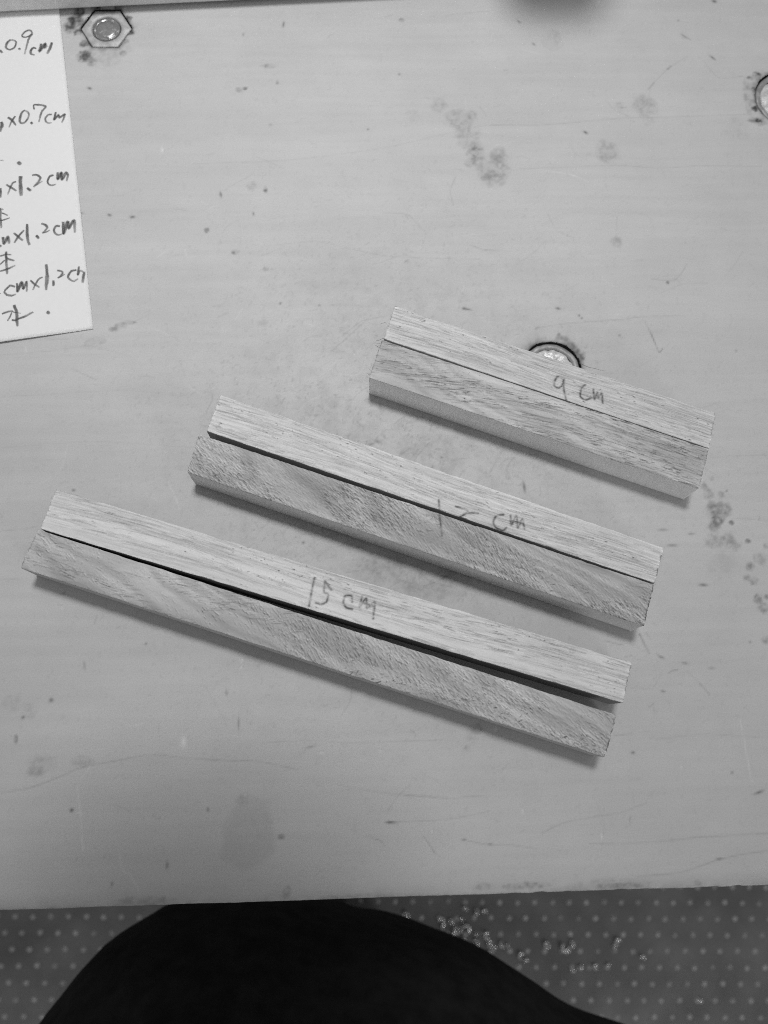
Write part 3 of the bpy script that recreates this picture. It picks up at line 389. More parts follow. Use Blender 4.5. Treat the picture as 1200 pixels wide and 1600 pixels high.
    for sd in [s_nut] + [s_c(*c, R_) for c, R_ in zip(BOLTS, HOLE_R)]:
        for it in range(2):
            d = sd(A, B); e = 1e-3
            near = np.abs(d) < STEP * 0.62
            gx = (sd(A + e, B) - d) / e; gy = (sd(A, B + e) - d) / e
            g2 = gx * gx + gy * gy + 1e-6
            A = np.where(near, A - d * gx / g2, A); B = np.where(near, B - d * gy / g2, B)
        d = sd(A, B)
        inside |= d < -STEP * 0.3
        tone *= 1 - 0.7 * np.exp(-np.maximum(d, 0) / 0.05) * np.clip(fbm(A * 3, B * 3, 13, 2) * 2.6 - .6, 0.1, 1)
        tone *= 1 - 0.45 * np.exp(-np.maximum(d, 0) / 0.16) * np.clip(fbm(A * 4 + 9, B * 4, 14, 3) * 4 - 2.0, 0, 1)
        Zz -= 0.02 * np.exp(-np.maximum(d, 0) / 0.03) * vnoise(A * 7, B * 7, 4)
    F = grid_faces(na, nb)
    F = F[~inside.ravel()[F].any(1)]
    V = np.stack([A.ravel(), B.ravel(), Zz.ravel()], 1)
    tn = tone.ravel()
    # front face below the arris, and the plain rest of the board
    TH = -2.4
    fr = np.arange(na) * nb
    low = V[fr].copy(); low[:, 2] = TH; low[:, 1] += 0.03
    o = len(V)
    V = np.vstack([V, low]); tn = np.concatenate([tn, np.full(na, .8)])
    ff = np.stack([fr[:-1], o + np.arange(na - 1), o + np.arange(1, na), fr[1:]], 1)[:, ::-1]
    XL, XR, YB = -55.0, 65.0, 62.0
    o2 = len(V)
    ex = np.array([(XL, 0, 0), (A0, 0.0, 0), (A0, B1, 0), (XL, B1, 0), (A1, 0, 0), (XR, 0, 0), (XR, B1, 0), (A1, B1, 0), (XL, YB, 0), (A0, YB, 0), (A1, YB, 0), (XR, YB, 0),
                   (XL, 0, TH), (XR, 0, TH), (XR, YB, TH), (XL, YB, TH), (A0, 0, TH), (A1, 0, TH)], float)
    ef = np.array([(0, 1, 2, 3), (4, 5, 6, 7), (3, 2, 9, 8), (2, 7, 10, 9), (7, 6, 11, 10), (12, 16, 1, 0), (17, 13, 5, 4), (5, 13, 14, 11), (0, 8, 15, 12), (8, 11, 14, 15), (12, 15, 14, 13)]) + o2
    V = np.vstack([V, ex]); tn = np.concatenate([tn, np.full(len(ex), float(tone[[0, -1]].mean()))])
    return V, np.vstack([F, ff, ef]), tn
V, F, tn = bench_top()
top = mesh_np('bench_top', V, F, M_bench, bench, tn)
for (x, y) in ((-48, 8), (58, 8), (-48, 55), (58, 55)):
    bm = bmesh.new(); bmesh.ops.create_cube(bm, size=1)
    bmesh.ops.scale(bm, vec=(.06, .06, .676), verts=bm.verts)
    bmesh.ops.bevel(bm, geom=bm.edges, offset=.004, segments=2)
    lg = bm_obj('leg', bm, M_bar, bench); lg.location = (x * CM, y * CM, -.024 - .338)

def revolve(name, prof, mat, parent, n=64, jit=0.0, close=True):
    prof = np.array(prof, float); m = len(prof)
    an = np.arange(n) / n * 2 * math.pi
    V = np.zeros((n, m, 3))
    V[:, :, 0] = np.cos(an)[:, None] * prof[:, 0]; V[:, :, 1] = np.sin(an)[:, None] * prof[:, 0]; V[:, :, 2] = prof[:, 1]
    if jit:
        V[:, :, 2] += jit * (vnoise(V[:, :, 0] * 9 + 50, V[:, :, 1] * 9 + 50, 3) - .5)
    V = V.reshape(-1, 3)
    i = np.arange(n)[:, None] * m + np.arange(m - 1)[None]; j = (np.arange(n)[:, None] + 1) % n * m + np.arange(m - 1)[None]
    Fq = np.stack([i.ravel(), j.ravel(), j.ravel() + 1, i.ravel() + 1], 1)
    return mesh_np(name, V, Fq, mat, parent)

# hexagonal recess, nut and bolt end
hole = bpy.data.objects.new('tmp', None)
hexw = bmesh.new()
R6 = (NUT_AP + 0.02) / math.cos(math.pi / 6)
ring = lambda z, R: [hexw.verts.new(Vector((R * math.cos(i * math.pi / 3), R * math.sin(i * math.pi / 3), z)) * CM) for i in range(6)]
r0 = ring(-0.004, R6); r1 = ring(-0.75, R6)
for i in range(6): hexw.faces.new((r0[i], r1[i], r1[(i + 1) % 6], r0[(i + 1) % 6]))
hexw.faces.new(r1)
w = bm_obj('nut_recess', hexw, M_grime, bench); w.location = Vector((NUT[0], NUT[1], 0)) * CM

def nut_mesh():
    n = 96; an = np.arange(n) / n * 2 * math.pi
    ap = 0.662
    k = ap / np.cos((an % (math.pi / 3)) - math.pi / 6)
    rows = [(k, np.full(n, -.6)), (k, np.full(n, -.022)), (k * .965, np.full(n, -.004)), (np.full(n, .56), np.full(n, .0)),
            (np.full(n, .475), np.full(n, -.006)), (np.full(n, .445), np.full(n, -.03)), (np.full(n, .43), np.full(n, -.3))]
    m = len(rows)
    V = np.zeros((n, m, 3))
    for q, (rr, zz) in enumerate(rows):
        V[:, q, 0] = rr * np.cos(an); V[:, q, 1] = rr * np.sin(an); V[:, q, 2] = zz
    V[:, 1:5, 2] += 0.02 * (vnoise(V[:, 1:5, 0] * 6 + 20, V[:, 1:5, 1] * 6 + 20, 2) - .5)
    i = np.arange(n)[:, None] * m + np.arange(m - 1)[None]; j = (np.arange(n)[:, None] + 1) % n * m + np.arange(m - 1)[None]
    return V.reshape(-1, 3), np.stack([i.ravel(), j.ravel(), j.ravel() + 1, i.ravel() + 1], 1)
Vn, Fn = nut_mesh()
nut = mesh_np('hex_nut', Vn, Fn, M_nut, bench); nut.location = Vector((NUT[0], NUT[1], -0.02)) * CM
be = revolve('bolt_end', [(0.005, .008), (.12, .005), (.25, -.004), (.30, -.010), (.325, -.035), (.345, -.035), (.37, -.012), (.395, -.03), (.415, -.07), (.42, -.3)], M_bolt, nut, jit=0.03)
for (bx, by), R_ in zip(BOLTS, HOLE_R):
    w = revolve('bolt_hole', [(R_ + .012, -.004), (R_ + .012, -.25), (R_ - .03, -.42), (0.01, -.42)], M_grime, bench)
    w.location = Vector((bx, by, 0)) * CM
    hd = revolve('bolt_head', [(R_ - .04, -.40), (R_ - .04, -.075), (R_ - .075, -.045), (R_ - .17, -.045), (R_ - .205, -.085)], M_rim, bench, jit=0.06)
    hd.location = Vector((bx, by, 0)) * CM
    fc = revolve('head_face', [(R_ - .20, -.11), (R_ - .24, -.07), (.55, -.06), (.40, -.07), (.30, -.06), (.15, -.065), (0.005, -.06)], M_head, hd, jit=0.10)
bpy.data.objects.remove(hole)

# ------------------------------------------------------------------ sheet of paper with pencilled sizes
def paper_z(x, y):
    x = np.asarray(x, float); y = np.asarray(y, float)
    return 0.035 + 0.07 * np.clip(-x / 3.2, 0, 1) ** 1.3 * np.exp(-y / 2.2) + 0.012 * np.sin(x * .9 + y * .5) ** 2
paper = bpy.data.objects.new('paper_note', None); col.objects.link(paper)
paper.location = Vector((PAPER['c'][0], PAPER['c'][1], BENCH_Z)) * CM
paper.rotation_euler = (0, 0, PAPER['th'])
tag(paper, 'white paper note with pencilled centimetre sizes at the left edge', 'paper')
xs = np.linspace(-9, 0, 70); ys = np.linspace(0, 14.2, 110)
X, Y = np.meshgrid(xs, ys, indexing='ij')
Zt = paper_z(X, Y)
Vt = np.stack([X, Y, Zt], 2).reshape(-1, 3); Vb = Vt.copy(); Vb[:, 2] -= 0.02
Ft = grid_faces(70, 110); Fb = grid_faces(70, 110, len(Vt))[:, ::-1]
idx = np.arange(70 * 110).reshape(70, 110)
loop = np.concatenate([idx[:, 0], idx[-1, 1:], idx[-2::-1, -1], idx[0, -2:0:-1]])
nx_ = np.roll(loop, -1); o = len(Vt)
Fs = np.stack([loop, loop + o, nx_ + o, nx_], 1)
sheet = mesh_np('sheet', np.vstack([Vt, Vb]), np.vstack([Ft, Fb, Fs]), M_paper, paper, smooth=False)

def ribbons(name, strokes, zfun, mat, parent, lift=0.003):
    VV = []; FF = []; TT = []; o = 0
    for si, (wpx, pts) in enumerate(strokes):
        P = catmull(pts, 0.025)
        n = len(P)
        d = np.gradient(P, axis=0); d /= np.linalg.norm(d, axis=1, keepdims=True) + 1e-9
        nn = np.stack([-d[:, 1], d[:, 0]], 1)
        t = np.linspace(0, 1, n)
        wd = wpx * 0.0195 * 0.70 * (0.62 + 0.45 * np.sqrt(np.clip(np.sin(math.pi * np.clip(t * .92 + .06, 0, 1)), 0, 1))) * (0.8 + 0.4 * vnoise(t * n * .1 + si * 3.3, t * 0, 1))
        al = (0.75 + 0.25 * np.clip(wpx / 2.6, 0, 1)) * (1 - 0.45 * t ** 3) * (0.75 + 0.35 * vnoise(t * n * .2, t * 0 + si, 2))
        P = P + nn * (vnoise(t * n * .3 + si, t * 0, 4)[:, None] - .5) * 0.008
        for k, f in ((-1, .25), (-.55, 1), (.55, 1), (1, .25)):
            q = P + nn * wd[:, None] * k * 1.25
            VV.append(np.stack([q[:, 0], q[:, 1], zfun(q[:, 0], q[:, 1]) + lift + si * 0.00012], 1)); TT.append(al * f)
        for k in range(3):
            i = np.arange(n - 1) + o + k * n
            FF.append(np.stack([i, i + 1, i + 1 + n, i + n], 1)[:, ::-1])
        o += 4 * n
    return mesh_np(name, np.vstack(VV), np.vstack(FF), mat, parent, np.clip(np.concatenate(TT), 0, 1))
hw = ribbons('pencil_writing', PAPER_INK, paper_z, M_pencil, paper)
hw['label'] = 'pencilled lines of centimetre sizes'

# ------------------------------------------------------------------ sticks
RR = 0.011                                        # raster step, cm
def stamp(ras, u, v, ang, ln, wt, wide):
    """short dashes: u, v centre, ang rad, ln length, wt strength"""
    nv, nu = ras.shape
    k = np.maximum(2, (ln / RR).astype(int))
    tot = k.sum(); rep = np.repeat(np.arange(len(u)), k)
    first = np.repeat(np.cumsum(k) - k, k)
    t = (np.arange(tot) - first) / np.repeat(k, k)
    s = (t - .5) * ln[rep]
    bend = (rng.random(len(u)) - .5)[rep] * 0.25 * (t - .5) ** 2 * ln[rep]
    x = (u[rep] + np.cos(ang[rep]) * s - np.sin(ang[rep]) * bend) / RR
    y = (v[rep] + np.sin(ang[rep]) * s + np.cos(ang[rep]) * bend) / RR
    ww = wt[rep] * np.sqrt(np.clip(np.sin(math.pi * (t * .9 + .05)), 0, 1)) * (0.6 + 0.6 * rng.random(tot))
    for dyy in range(-2, 3):
        yi = np.floor(y + 0.5).astype(int) + dyy; xi = np.floor(x + 0.5).astype(int)
        g = np.exp(-((yi - y) / wide[rep]) ** 2)
        ok = (yi >= 0) & (yi < nv) & (xi >= 0) & (xi < nu)
        np.maximum.at(ras, (yi[ok], xi[ok]), (ww * g)[ok])

def make_stick(info, base, layers, ink, seed, label, band, end_dark, splinters=(), side=0.9, relief=1.0, patch=.16, figure=0.0):
    rs = np.random.default_rng(seed)
    q = np.array(info['q'])                       # far-left, far-right, near-right, near-left
    L = (np.linalg.norm(q[1] - q[0]) + np.linalg.norm(q[2] - q[3])) / 2
    W = (np.linalg.norm(q[0] - q[3]) + np.linalg.norm(q[1] - q[2])) / 2
    nu, nv = int(L / RR) + 2, int(W / RR) + 2
    vv, uu = np.meshgrid(np.arange(nv) * RR, np.arange(nu) * RR, indexing='ij')
    pores = np.zeros((nv, nu)); glint = np.zeros((nv, nu))
    for ly in layers:
        n = int(ly['n'] * L * W)
        u = rs.random(n) * L; v = rs.random(n) * W
        dens = fbm(u * ly.get('pu', .5) + seed, v * ly.get('pv', 3.0), seed, 2)
        keep = dens > ly.get('thr', .42)
        if 'mask' in ly: keep &= rs.random(n) < ly['mask'](u / L, v / W)
        u, v = u[keep], v[keep]; n = len(u)
        if n == 0: continue
        ang = ly['phi'](u / L, v / W) + rs.normal(0, ly.get('spread', .03), n)
        ln_ = ly['len'][0] * (ly['len'][1] / ly['len'][0]) ** rs.random(n)
        wt = ly.get('gain', 1.5) * (ly['w'][0] + (ly['w'][1] - ly['w'][0]) * rs.random(n) ** 1.7) * np.clip((dens[keep] - .25) / .3, .5, 1.15)
        wide = 1.2 * ly.get('wide', .9) * (0.8 + .5 * rs.random(n))
        stamp(pores, u, v, ang, ln_, wt, wide)
        if ly.get('glint'):
            off = 0.022
            stamp(glint, u + off * .3, v + off, ang, ln_ * .9, wt * ly['glint'], wide)
    wv = (fbm(uu * .22 + seed, vv * .6, seed + 2, 3) - .5)
    rings = fbm(vv * 6 + wv * 3.0 + seed, uu * .05, seed + 3, 3) - .5
    tone = base * (1 + band * rings * 1.6)
    tone *= 1 + patch * (fbm(uu * .55 + vv * 1.1 + seed, vv * 1.6 - uu * .25, seed + 5, 3) - .5)
    fw = vv * 2.2 + 0.55 * uu + 3.2 * fbm(uu * .35 + seed, vv * .9, seed + 4, 2)
    tone *= 1 + figure * np.sin(fw * 5.2) + figure * .6 * np.sin(fw * 11.0)
    tone *= 1 + 0.14 * (fbm(uu * 4, vv * 26, seed + 6, 2) - .5)
    tone *= 1 + 0.10 * (rs.random(tone.shape) - .5)
    tone *= 1 - np.clip(pores, 0, .9)
    tone *= 1 + np.clip(glint, 0, .5)
    hgt = -0.014 * pores * relief + 0.010 * glint * relief + 0.004 * (fbm(uu * 12, vv * 30, seed + 7, 2) - .5)
    # pencil
    if ink:
        inkm = np.zeros_like(tone)
        cx, cy = uu - L / 2, vv - W / 2
        for pts in ink:
            P = catmull(pts, 0.012)
            for (x, y) in P:
                i0 = int((x + L / 2) / RR); j0 = int((y + W / 2) / RR)
                r = 4
                sl = (slice(max(j0 - r, 0), max(j0 + r + 1, 0)), slice(max(i0 - r, 0), max(i0 + r + 1, 0)))
                d2 = (cx[sl] - x) ** 2 + (cy[sl] - y) ** 2
                inkm[sl] = np.maximum(inkm[sl], np.exp(-d2 / 0.029 ** 2))
        inkm *= np.clip(0.15 + 1.25 * fbm(uu * 9, vv * 14, 3, 2) + .4 * (rs.random(tone.shape) - .5), 0.34, 1.1)
        tone *= 1 - 0.84 * np.clip(inkm, 0, 1)
    # ragged, scorched saw ends
    for e, amt in enumerate(end_dark):
        dd = uu if e == 0 else (L - uu)
        n1 = fbm(vv * 11 + seed * 3, vv * 0 + e, seed + 8, 2)
        reach = 0.017 + 0.035 * np.clip(n1 - .45, 0, 1)
        tone *= 1 - amt * np.exp(-(dd / reach) ** 2) * np.clip((n1 - .38) * 5, 0, 1)
        tone *= 1 + 0.16 * np.exp(-(dd / .05) ** 2) * (vnoise(vv * 18, uu * 4, seed) > .55)
    # pale crushed edges
    for dd in (vv, W - vv):
        tone *= 1 + 0.10 * np.exp(-(dd / .03) ** 2) * fbm(uu * 4, vv * 0 + seed, seed + 9, 2)
    def samp(ras, s, t):
        x = np.clip(s * (nu - 2), 0, nu - 1.001); y = np.clip(t * (nv - 2), 0, nv - 1.001)
        xi = x.astype(int); yi = y.astype(int); fx = x - xi; fy = y - yi
        return (ras[yi, xi] * (1 - fx) + ras[yi, xi + 1] * fx) * (1 - fy) + (ras[yi + 1, xi] * (1 - fx) + ras[yi + 1, xi + 1] * fx) * fy
    # ---- loft: rings along the length, closed perimeter near-bottom > near side > top > far side > bottom
    nl = int(L / 0.02) + 1
    nt = int(W / 0.0145); ns = 22; nbm = 5
    H_ = STICK_H
    tper = np.concatenate([np.zeros(ns), np.linspace(0, 1, nt), np.ones(ns), np.linspace(1, 0, nbm + 2)[1:-1]])
    zper = np.concatenate([np.linspace(0, 1, ns, endpoint=False), np.ones(nt), np.linspace(1, 0, ns + 1)[1:], np.zeros(nbm)])
    kind = np.concatenate([np.zeros(ns), np.ones(nt), np.full(ns, 2), np.full(nbm, 3)]).astype(int)
    npz = len(tper)
    s = np.linspace(0, 1, nl)
    Sg, Tg = np.meshgrid(s, tper, indexing='ij'); Zg = np.broadcast_to(zper, Sg.shape).copy(); Kg = np.broadcast_to(kind, Sg.shape)
    Dt = samp(hgt, Sg, Tg); Ct = samp(tone, Sg, Tg)
    # round the arrises a little, unevenly
    er = 0.010 + 0.022 * fbm(Sg * L * 5, Tg * 3 + seed, seed + 1, 2) ** 2
    din = np.minimum(Tg, 1 - Tg) * W
    drop = np.where(Kg == 1, er * np.exp(-din / (er * .8 + 1e-4)), 0)
    Zc = Zg * H_
    near_top = np.clip((Zg - .93) / .07, 0, 1)
    jit = (fbm(Sg * L * 3.0 + seed, Sg * 0, seed + 4, 3) - .5) * 0.026 * near_top
    nick = np.clip(vnoise(Sg * L * 2.7 + seed, Sg * 0 + 4, seed + 5) - .82, 0, 1) * 0.08 * near_top
    Tc = Tg + np.where(Tg < .5, 1, -1) * (np.where(Kg == 1, np.exp(-din / .02), np.where((Kg == 0) | (Kg == 2), 1, 0)) * (jit + nick)) / W
    # ragged ends in plan
    rag = (fbm(Tg * W * 14 + seed, Zg * 4, seed + 6, 2) - .5) * 0.018 + (fbm(Tg * W * 40, Zg * 9, seed + 7, 1) - .5) * .022
    Sc = Sg + np.exp(-np.minimum(Sg, 1 - Sg) * L / .03) * np.where(Sg < .5, -1, 1) * rag / L
    fl, fr, nr, nl_ = q
    def bil(k): return (nl_[k] * (1 - Sc) + nr[k] * Sc) * (1 - Tc) + (fl[k] * (1 - Sc) + fr[k] * Sc) * Tc
    Xc, Yc = bil(0), bil(1)
    Zc = Zc + np.where(Kg == 1, Dt - drop, 0) - np.where((Kg == 0) | (Kg == 2), 0, 0)
    # side faces: sawn across, fine upright streaks
    side_n = (fbm(Sg * L * 16 + Zg * .8 + seed, Zg * .8, seed + 8, 2) - .5)
    st_ = side * base * (1 + .12 * side_n + .10 * (fbm(Sg * L * .8, Zg * 2, seed + 9, 2) - .5) + .06 * (rs.random(Sg.shape) - .5))  # side multiplier paints gap shade into back sticks, extra light into front ones
    Ys = np.where((Kg == 0) | (Kg == 2), 0.004 * side_n * np.where(Kg == 0, 1, -1) * np.sin(math.pi * np.clip(Zg, 0, 1)), 0)
    Yc = Yc + Ys
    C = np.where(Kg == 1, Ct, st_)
    V = np.stack([Xc, Yc, Zc + 0.002], 2).reshape(-1, 3)
    i = np.arange(nl - 1)[:, None] * npz + np.arange(npz)[None]; j = np.arange(nl - 1)[:, None] * npz + (np.arange(npz)[None] + 1) % npz
    Fq = np.stack([i.ravel(), i.ravel() + npz, j.ravel() + npz, j.ravel()], 1)
    # end caps: strips joining the near side + top half to the far side
    caps = []
    for ringi, flip in ((0, False), (nl - 1, True)):
        b0 = ringi * npz
        order = np.arange(npz) + b0
        c = len(V); V = np.vstack([V, V[order].mean(0)[None]])
        C = np.concatenate([C.ravel(), [base * .8]])
        a_, b_ = order, np.roll(order, -1)
        tri = np.stack([a_, b_, np.full(npz, c), np.full(npz, c)], 1)
        caps.append(tri[:, ::-1] if flip else tri)
    me_faces = Fq
    o = mesh_np('wooden_stick', V, me_faces, M_stick, None, C.ravel())
    # caps as a second pass on the same mesh
    bm = bmesh.new(); bm.from_mesh(o.data); bm.verts.ensure_lookup_table()
    for cp in caps:
        for t in cp:
            try: bm.faces.new([bm.verts[int(k)] for k in dict.fromkeys(t.tolist())])
            except ValueError: pass
    bmesh.ops.recalc_face_normals(bm, faces=bm.faces)
    bm.to_mesh(o.data); bm.free()
    o.location = Vector((info['c'][0], info['c'][1], BENCH_Z)) * CM
    o.rotation_euler = (0, 0, info['th'])
    tag(o, label, 'wooden stick', 'six sawn wooden sticks in three pairs')
    # loose fibres at the sawn ends
    fv = []; ff = []
    def fibre(P3, r):
        P3 = np.asarray(P3); n = len(P3); o_ = sum(len(a) for a in fv)
        d = np.gradient(P3, axis=0)
        nn = np.stack([-d[:, 1], d[:, 0], d[:, 0] * 0], 1); nn /= np.linalg.norm(nn, axis=1, keepdims=True) + 1e-9
        rr_ = r * np.linspace(1, .35, n)[:, None]
        up = np.array([0, 0, 1.0])
        ringv = np.stack([P3 + nn * rr_, P3 + up * rr_, P3 - nn * rr_, P3 - up * rr_], 1)
        fv.append(ringv.reshape(-1, 3))
        for a in range(n - 1):
            for b in range(4):
                ff.append((o_ + a * 4 + b, o_ + a * 4 + (b + 1) % 4, o_ + a * 4 + 4 + (b + 1) % 4, o_ + a * 4 + 4 + b))
    for e in (0, 1):
        for k in range(26):
            t = rs.random(); z = H_ * (1 - .12 * rs.random() ** 2)
            a_, b_ = (nl_, fl) if e == 0 else (nr, fr)
            p0 = a_ * (1 - t) + b_ * t
            sgn = -1 if e == 0 else 1
            ln_ = 0.03 + .07 * rs.random() ** 2
            dirv = np.array([sgn * (0.8 + .3 * rs.random()), rs.normal(0, .5)]) * ln_
            P = [(*(p0 - dirv * .4 ), z - .002), (*(p0 + dirv * .4), z + .003), (*(p0 + dirv), z + rs.normal(0, .012))]
            fibre(P, 0.0045)
    fo = mesh_np('end_fibres', np.vstack(fv), ff, M_fibre, o); fo['kind'] = 'stuff'
    for pts in splinters:
        fv.clear(); ff.clear()
        P = catmull(pts, .04); n = len(P)
        z = H_ * (.97 - 0.10 * np.linspace(0, 1, n) + .03 * np.sin(np.linspace(0, 5, n)))
        fibre(np.column_stack([P, z]), 0.0075)
        mesh_np('splinter', np.vstack(fv), list(ff), M_splint, o)
    return o
M_fibre = material('wood_fibre', 0.62, 0.8, 0.2)
M_splint = material('dark_splinter', 0.16, 0.8, 0.2)

zero = lambda s, t: 0 * s
along = lambda a=0.: (lambda s, t: a + 0.05 * np.sin(s * 9 + t * 2))
def straight(n=1.0):
    return [dict(n=75 * n, phi=along(0.01), len=(.15, 1.1), w=(.05, .42), spread=.014, pu=.2, pv=5, thr=.42, wide=.72),
            dict(n=70 * n, phi=along(0.0), len=(.6, 3.0), w=(.04, .34), spread=.006, pu=.12, pv=6, thr=.36, wide=.6),
            dict(n=38 * n, phi=along(0.0), len=(.03, .10), w=(.15, .6), spread=.25, pu=.4, pv=4, thr=.58, wide=1.1, glint=.3)]

hatch = math.radians(-31)
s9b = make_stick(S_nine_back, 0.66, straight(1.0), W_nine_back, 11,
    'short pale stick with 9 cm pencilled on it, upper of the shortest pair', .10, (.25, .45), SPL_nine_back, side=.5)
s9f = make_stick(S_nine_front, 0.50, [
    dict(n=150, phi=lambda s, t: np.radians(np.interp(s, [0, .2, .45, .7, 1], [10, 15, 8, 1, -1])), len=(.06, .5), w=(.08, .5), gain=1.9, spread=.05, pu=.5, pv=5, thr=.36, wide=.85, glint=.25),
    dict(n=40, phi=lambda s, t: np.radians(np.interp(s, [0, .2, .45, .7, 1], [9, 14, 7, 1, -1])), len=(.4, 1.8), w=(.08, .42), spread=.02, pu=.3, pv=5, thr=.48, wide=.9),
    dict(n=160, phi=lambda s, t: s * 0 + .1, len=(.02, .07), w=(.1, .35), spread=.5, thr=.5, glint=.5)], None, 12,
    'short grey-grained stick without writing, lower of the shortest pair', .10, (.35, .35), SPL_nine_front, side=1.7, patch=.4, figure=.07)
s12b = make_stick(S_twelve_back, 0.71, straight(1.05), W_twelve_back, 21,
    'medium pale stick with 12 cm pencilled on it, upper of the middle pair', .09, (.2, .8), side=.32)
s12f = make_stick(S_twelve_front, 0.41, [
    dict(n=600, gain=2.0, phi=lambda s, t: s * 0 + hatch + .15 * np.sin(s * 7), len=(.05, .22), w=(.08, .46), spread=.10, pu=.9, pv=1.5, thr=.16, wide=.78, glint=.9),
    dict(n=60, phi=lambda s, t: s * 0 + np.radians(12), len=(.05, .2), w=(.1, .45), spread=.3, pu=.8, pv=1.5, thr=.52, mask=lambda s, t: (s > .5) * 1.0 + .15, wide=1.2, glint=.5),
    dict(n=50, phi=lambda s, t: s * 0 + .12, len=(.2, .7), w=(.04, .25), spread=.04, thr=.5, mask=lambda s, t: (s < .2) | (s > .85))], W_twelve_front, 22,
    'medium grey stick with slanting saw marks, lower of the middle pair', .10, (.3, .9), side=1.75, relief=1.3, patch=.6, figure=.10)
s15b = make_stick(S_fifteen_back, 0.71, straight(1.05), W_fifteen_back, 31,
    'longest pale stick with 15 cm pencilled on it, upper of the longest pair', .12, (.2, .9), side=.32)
s15f = make_stick(S_fifteen_front, 0.465, [
    dict(n=440, gain=1.95, phi=lambda s, t: s * 0 + hatch + .12 * np.sin(s * 9), len=(.05, .22), w=(.06, .40), spread=.10, pu=.8, pv=1.5, thr=.16, mask=lambda s, t: np.clip((s - .33) * 6, .12, 1), wide=.75, glint=.85),
    dict(n=130, phi=lambda s, t: s * 0 + np.radians(20), len=(.03, .12), w=(.2, .6), spread=.4, pu=1.2, pv=2, thr=.45, mask=lambda s, t: (s > .55) * np.clip((.42 - t) * 5, 0, 1), wide=1.3, glint=.5),
    dict(n=120, phi=lambda s, t: np.radians(np.interp(s, [0, .15, .3, .45], [-6, 4, 14, 18])), len=(.06, .5), w=(.06, .42), spread=.08, pu=.5, pv=4, thr=.45, mask=lambda s, t: (s < .48) * 1.0, wide=.95, glint=.3),
    dict(n=200, phi=lambda s, t: s * 0 + hatch, len=(.02, .07), w=(.05, .3), spread=.5, thr=.4, mask=lambda s, t: (s < .45) * 1.0, glint=.8)], None, 32,
    'longest grey stick with slanting saw marks, lower of the longest pair', .10, (.35, .9), relief=1.2, patch=.55, figure=.09)

# ------------------------------------------------------------------ things past the far side
def rounded_box(name, lx, ly, lz, rad, mat, seg=5):
    bm = bmesh.new(); bmesh.ops.create_cube(bm, size=1)
    bmesh.ops.scale(bm, vec=(lx * CM, ly * CM, lz * CM), verts=bm.verts)
    bmesh.ops.bevel(bm, geom=bm.edges, offset=rad * CM, segments=seg, profile=.5, affect='EDGES')
    bmesh.ops.translate(bm, vec=(0, ly / 2 * CM, lz / 2 * CM), verts=bm.verts)
    return bm_obj(name, bm, mat, smooth=True)
b0, b1 = np.array(BAR[0]), np.array(BAR[1])
bdir = (b1 - b0) / np.linalg.norm(b1 - b0)
bar = rounded_box('metal_bar', 44, 3.2, .85, .16, M_bar)
mid = b0 + bdir * 2.0
bar.location = Vector((mid[0], mid[1] - .05, BENCH_Z + .075)) * CM
bar.rotation_euler = (0, 0, math.atan2(bdir[1], bdir[0]))
tag(bar, 'grey metal bar lying over the top end of the paper note', 'metal bar')

shade_blocker = bpy.data.objects.new('shade_blocker', None); col.objects.link(shade_blocker)  # unseen shape added only to throw soft shade on the far bench
shade_blocker.location = Vector((5.6, 39.7, BENCH_Z)) * CM
tag(shade_blocker, 'unseen dark blocker added beyond the far side to shade the bench', 'shade_blocker')
mh = revolve('blocker_head', [(0.01, 11), (3.6, 11), (4.0, 10.6), (4.0, .4), (3.6, 0), (0.01, 0)], M_dark, shade_blocker, 48)
hh = revolve('blocker_arm', [(0.01, 17), (1.1, 16.9), (1.55, 16.2), (1.6, 13), (1.3, 9), (1.2, 3)], M_dark, shade_blocker, 32)
hh.rotation_euler = (math.pi / 2 - .12, 0, 0); hh.location = (0, 0, 7.2 * CM)

# ------------------------------------------------------------------ curls of shaving on the floor
def curl_mesh(seed, arc):
    r = np.random.default_rng(seed)
    n = 14; m = 6; R, t = .17, .075
    V = []; F = []
    for i in range(n):
        a = arc * i / (n - 1)
        tt = t * (1 - .5 * abs(i / (n - 1) - .45))
        for j in range(m):
            b = j / m * 2 * math.pi
            rr = R + tt * math.cos(b)
            V.append((rr * math.cos(a), rr * math.sin(a), tt * 1.6 * math.sin(b) + t * 1.6 + .03 * i / n))
    for i in range(n - 1):
        for j in range(m):
            F.append((i * m + j, (i + 1) * m + j, (i + 1) * m + (j + 1) % m, i * m + (j + 1) % m))
    F += [tuple(range(m))[::-1], tuple((n - 1) * m + j for j in range(m))]
    return np.array(V), F
curls = []
for k, arc in enumerate((3.4, 4.6, 5.6)):
    Vc, Fc = curl_mesh(k, arc)
    curls.append((Vc, Fc))
protos = {}
for k, (x, y, r) in enumerate(BEADS):
    kk = k % 3
    if kk not in protos:
        o = mesh_np('shaving_curl', *curls[kk], M_curl); protos[kk] = o
    else:
        o = protos[kk].copy(); col.objects.link(o)
    s_ = r / 5.0 * 1.3
    o.scale = (s_, s_, s_)
    o.location = Vector((x, y, 0.004)) * CM
    o.rotation_euler = (0, 0, float(rng.random() * 6.28))
    near = x < 14.5
    tag(o, 'tiny shiny curl in the dense cluster on the floor beside the black knee' if near else
        ('lone tiny shiny curl on the floor farthest right of the scatter' if x > 31 else 'tiny shiny curl in the sparser scatter right of the dense floor cluster'),
        'shaving', 'shiny curls clustered by the knee' if near else ('shiny curls scattered farther right' if x <= 31 else None))

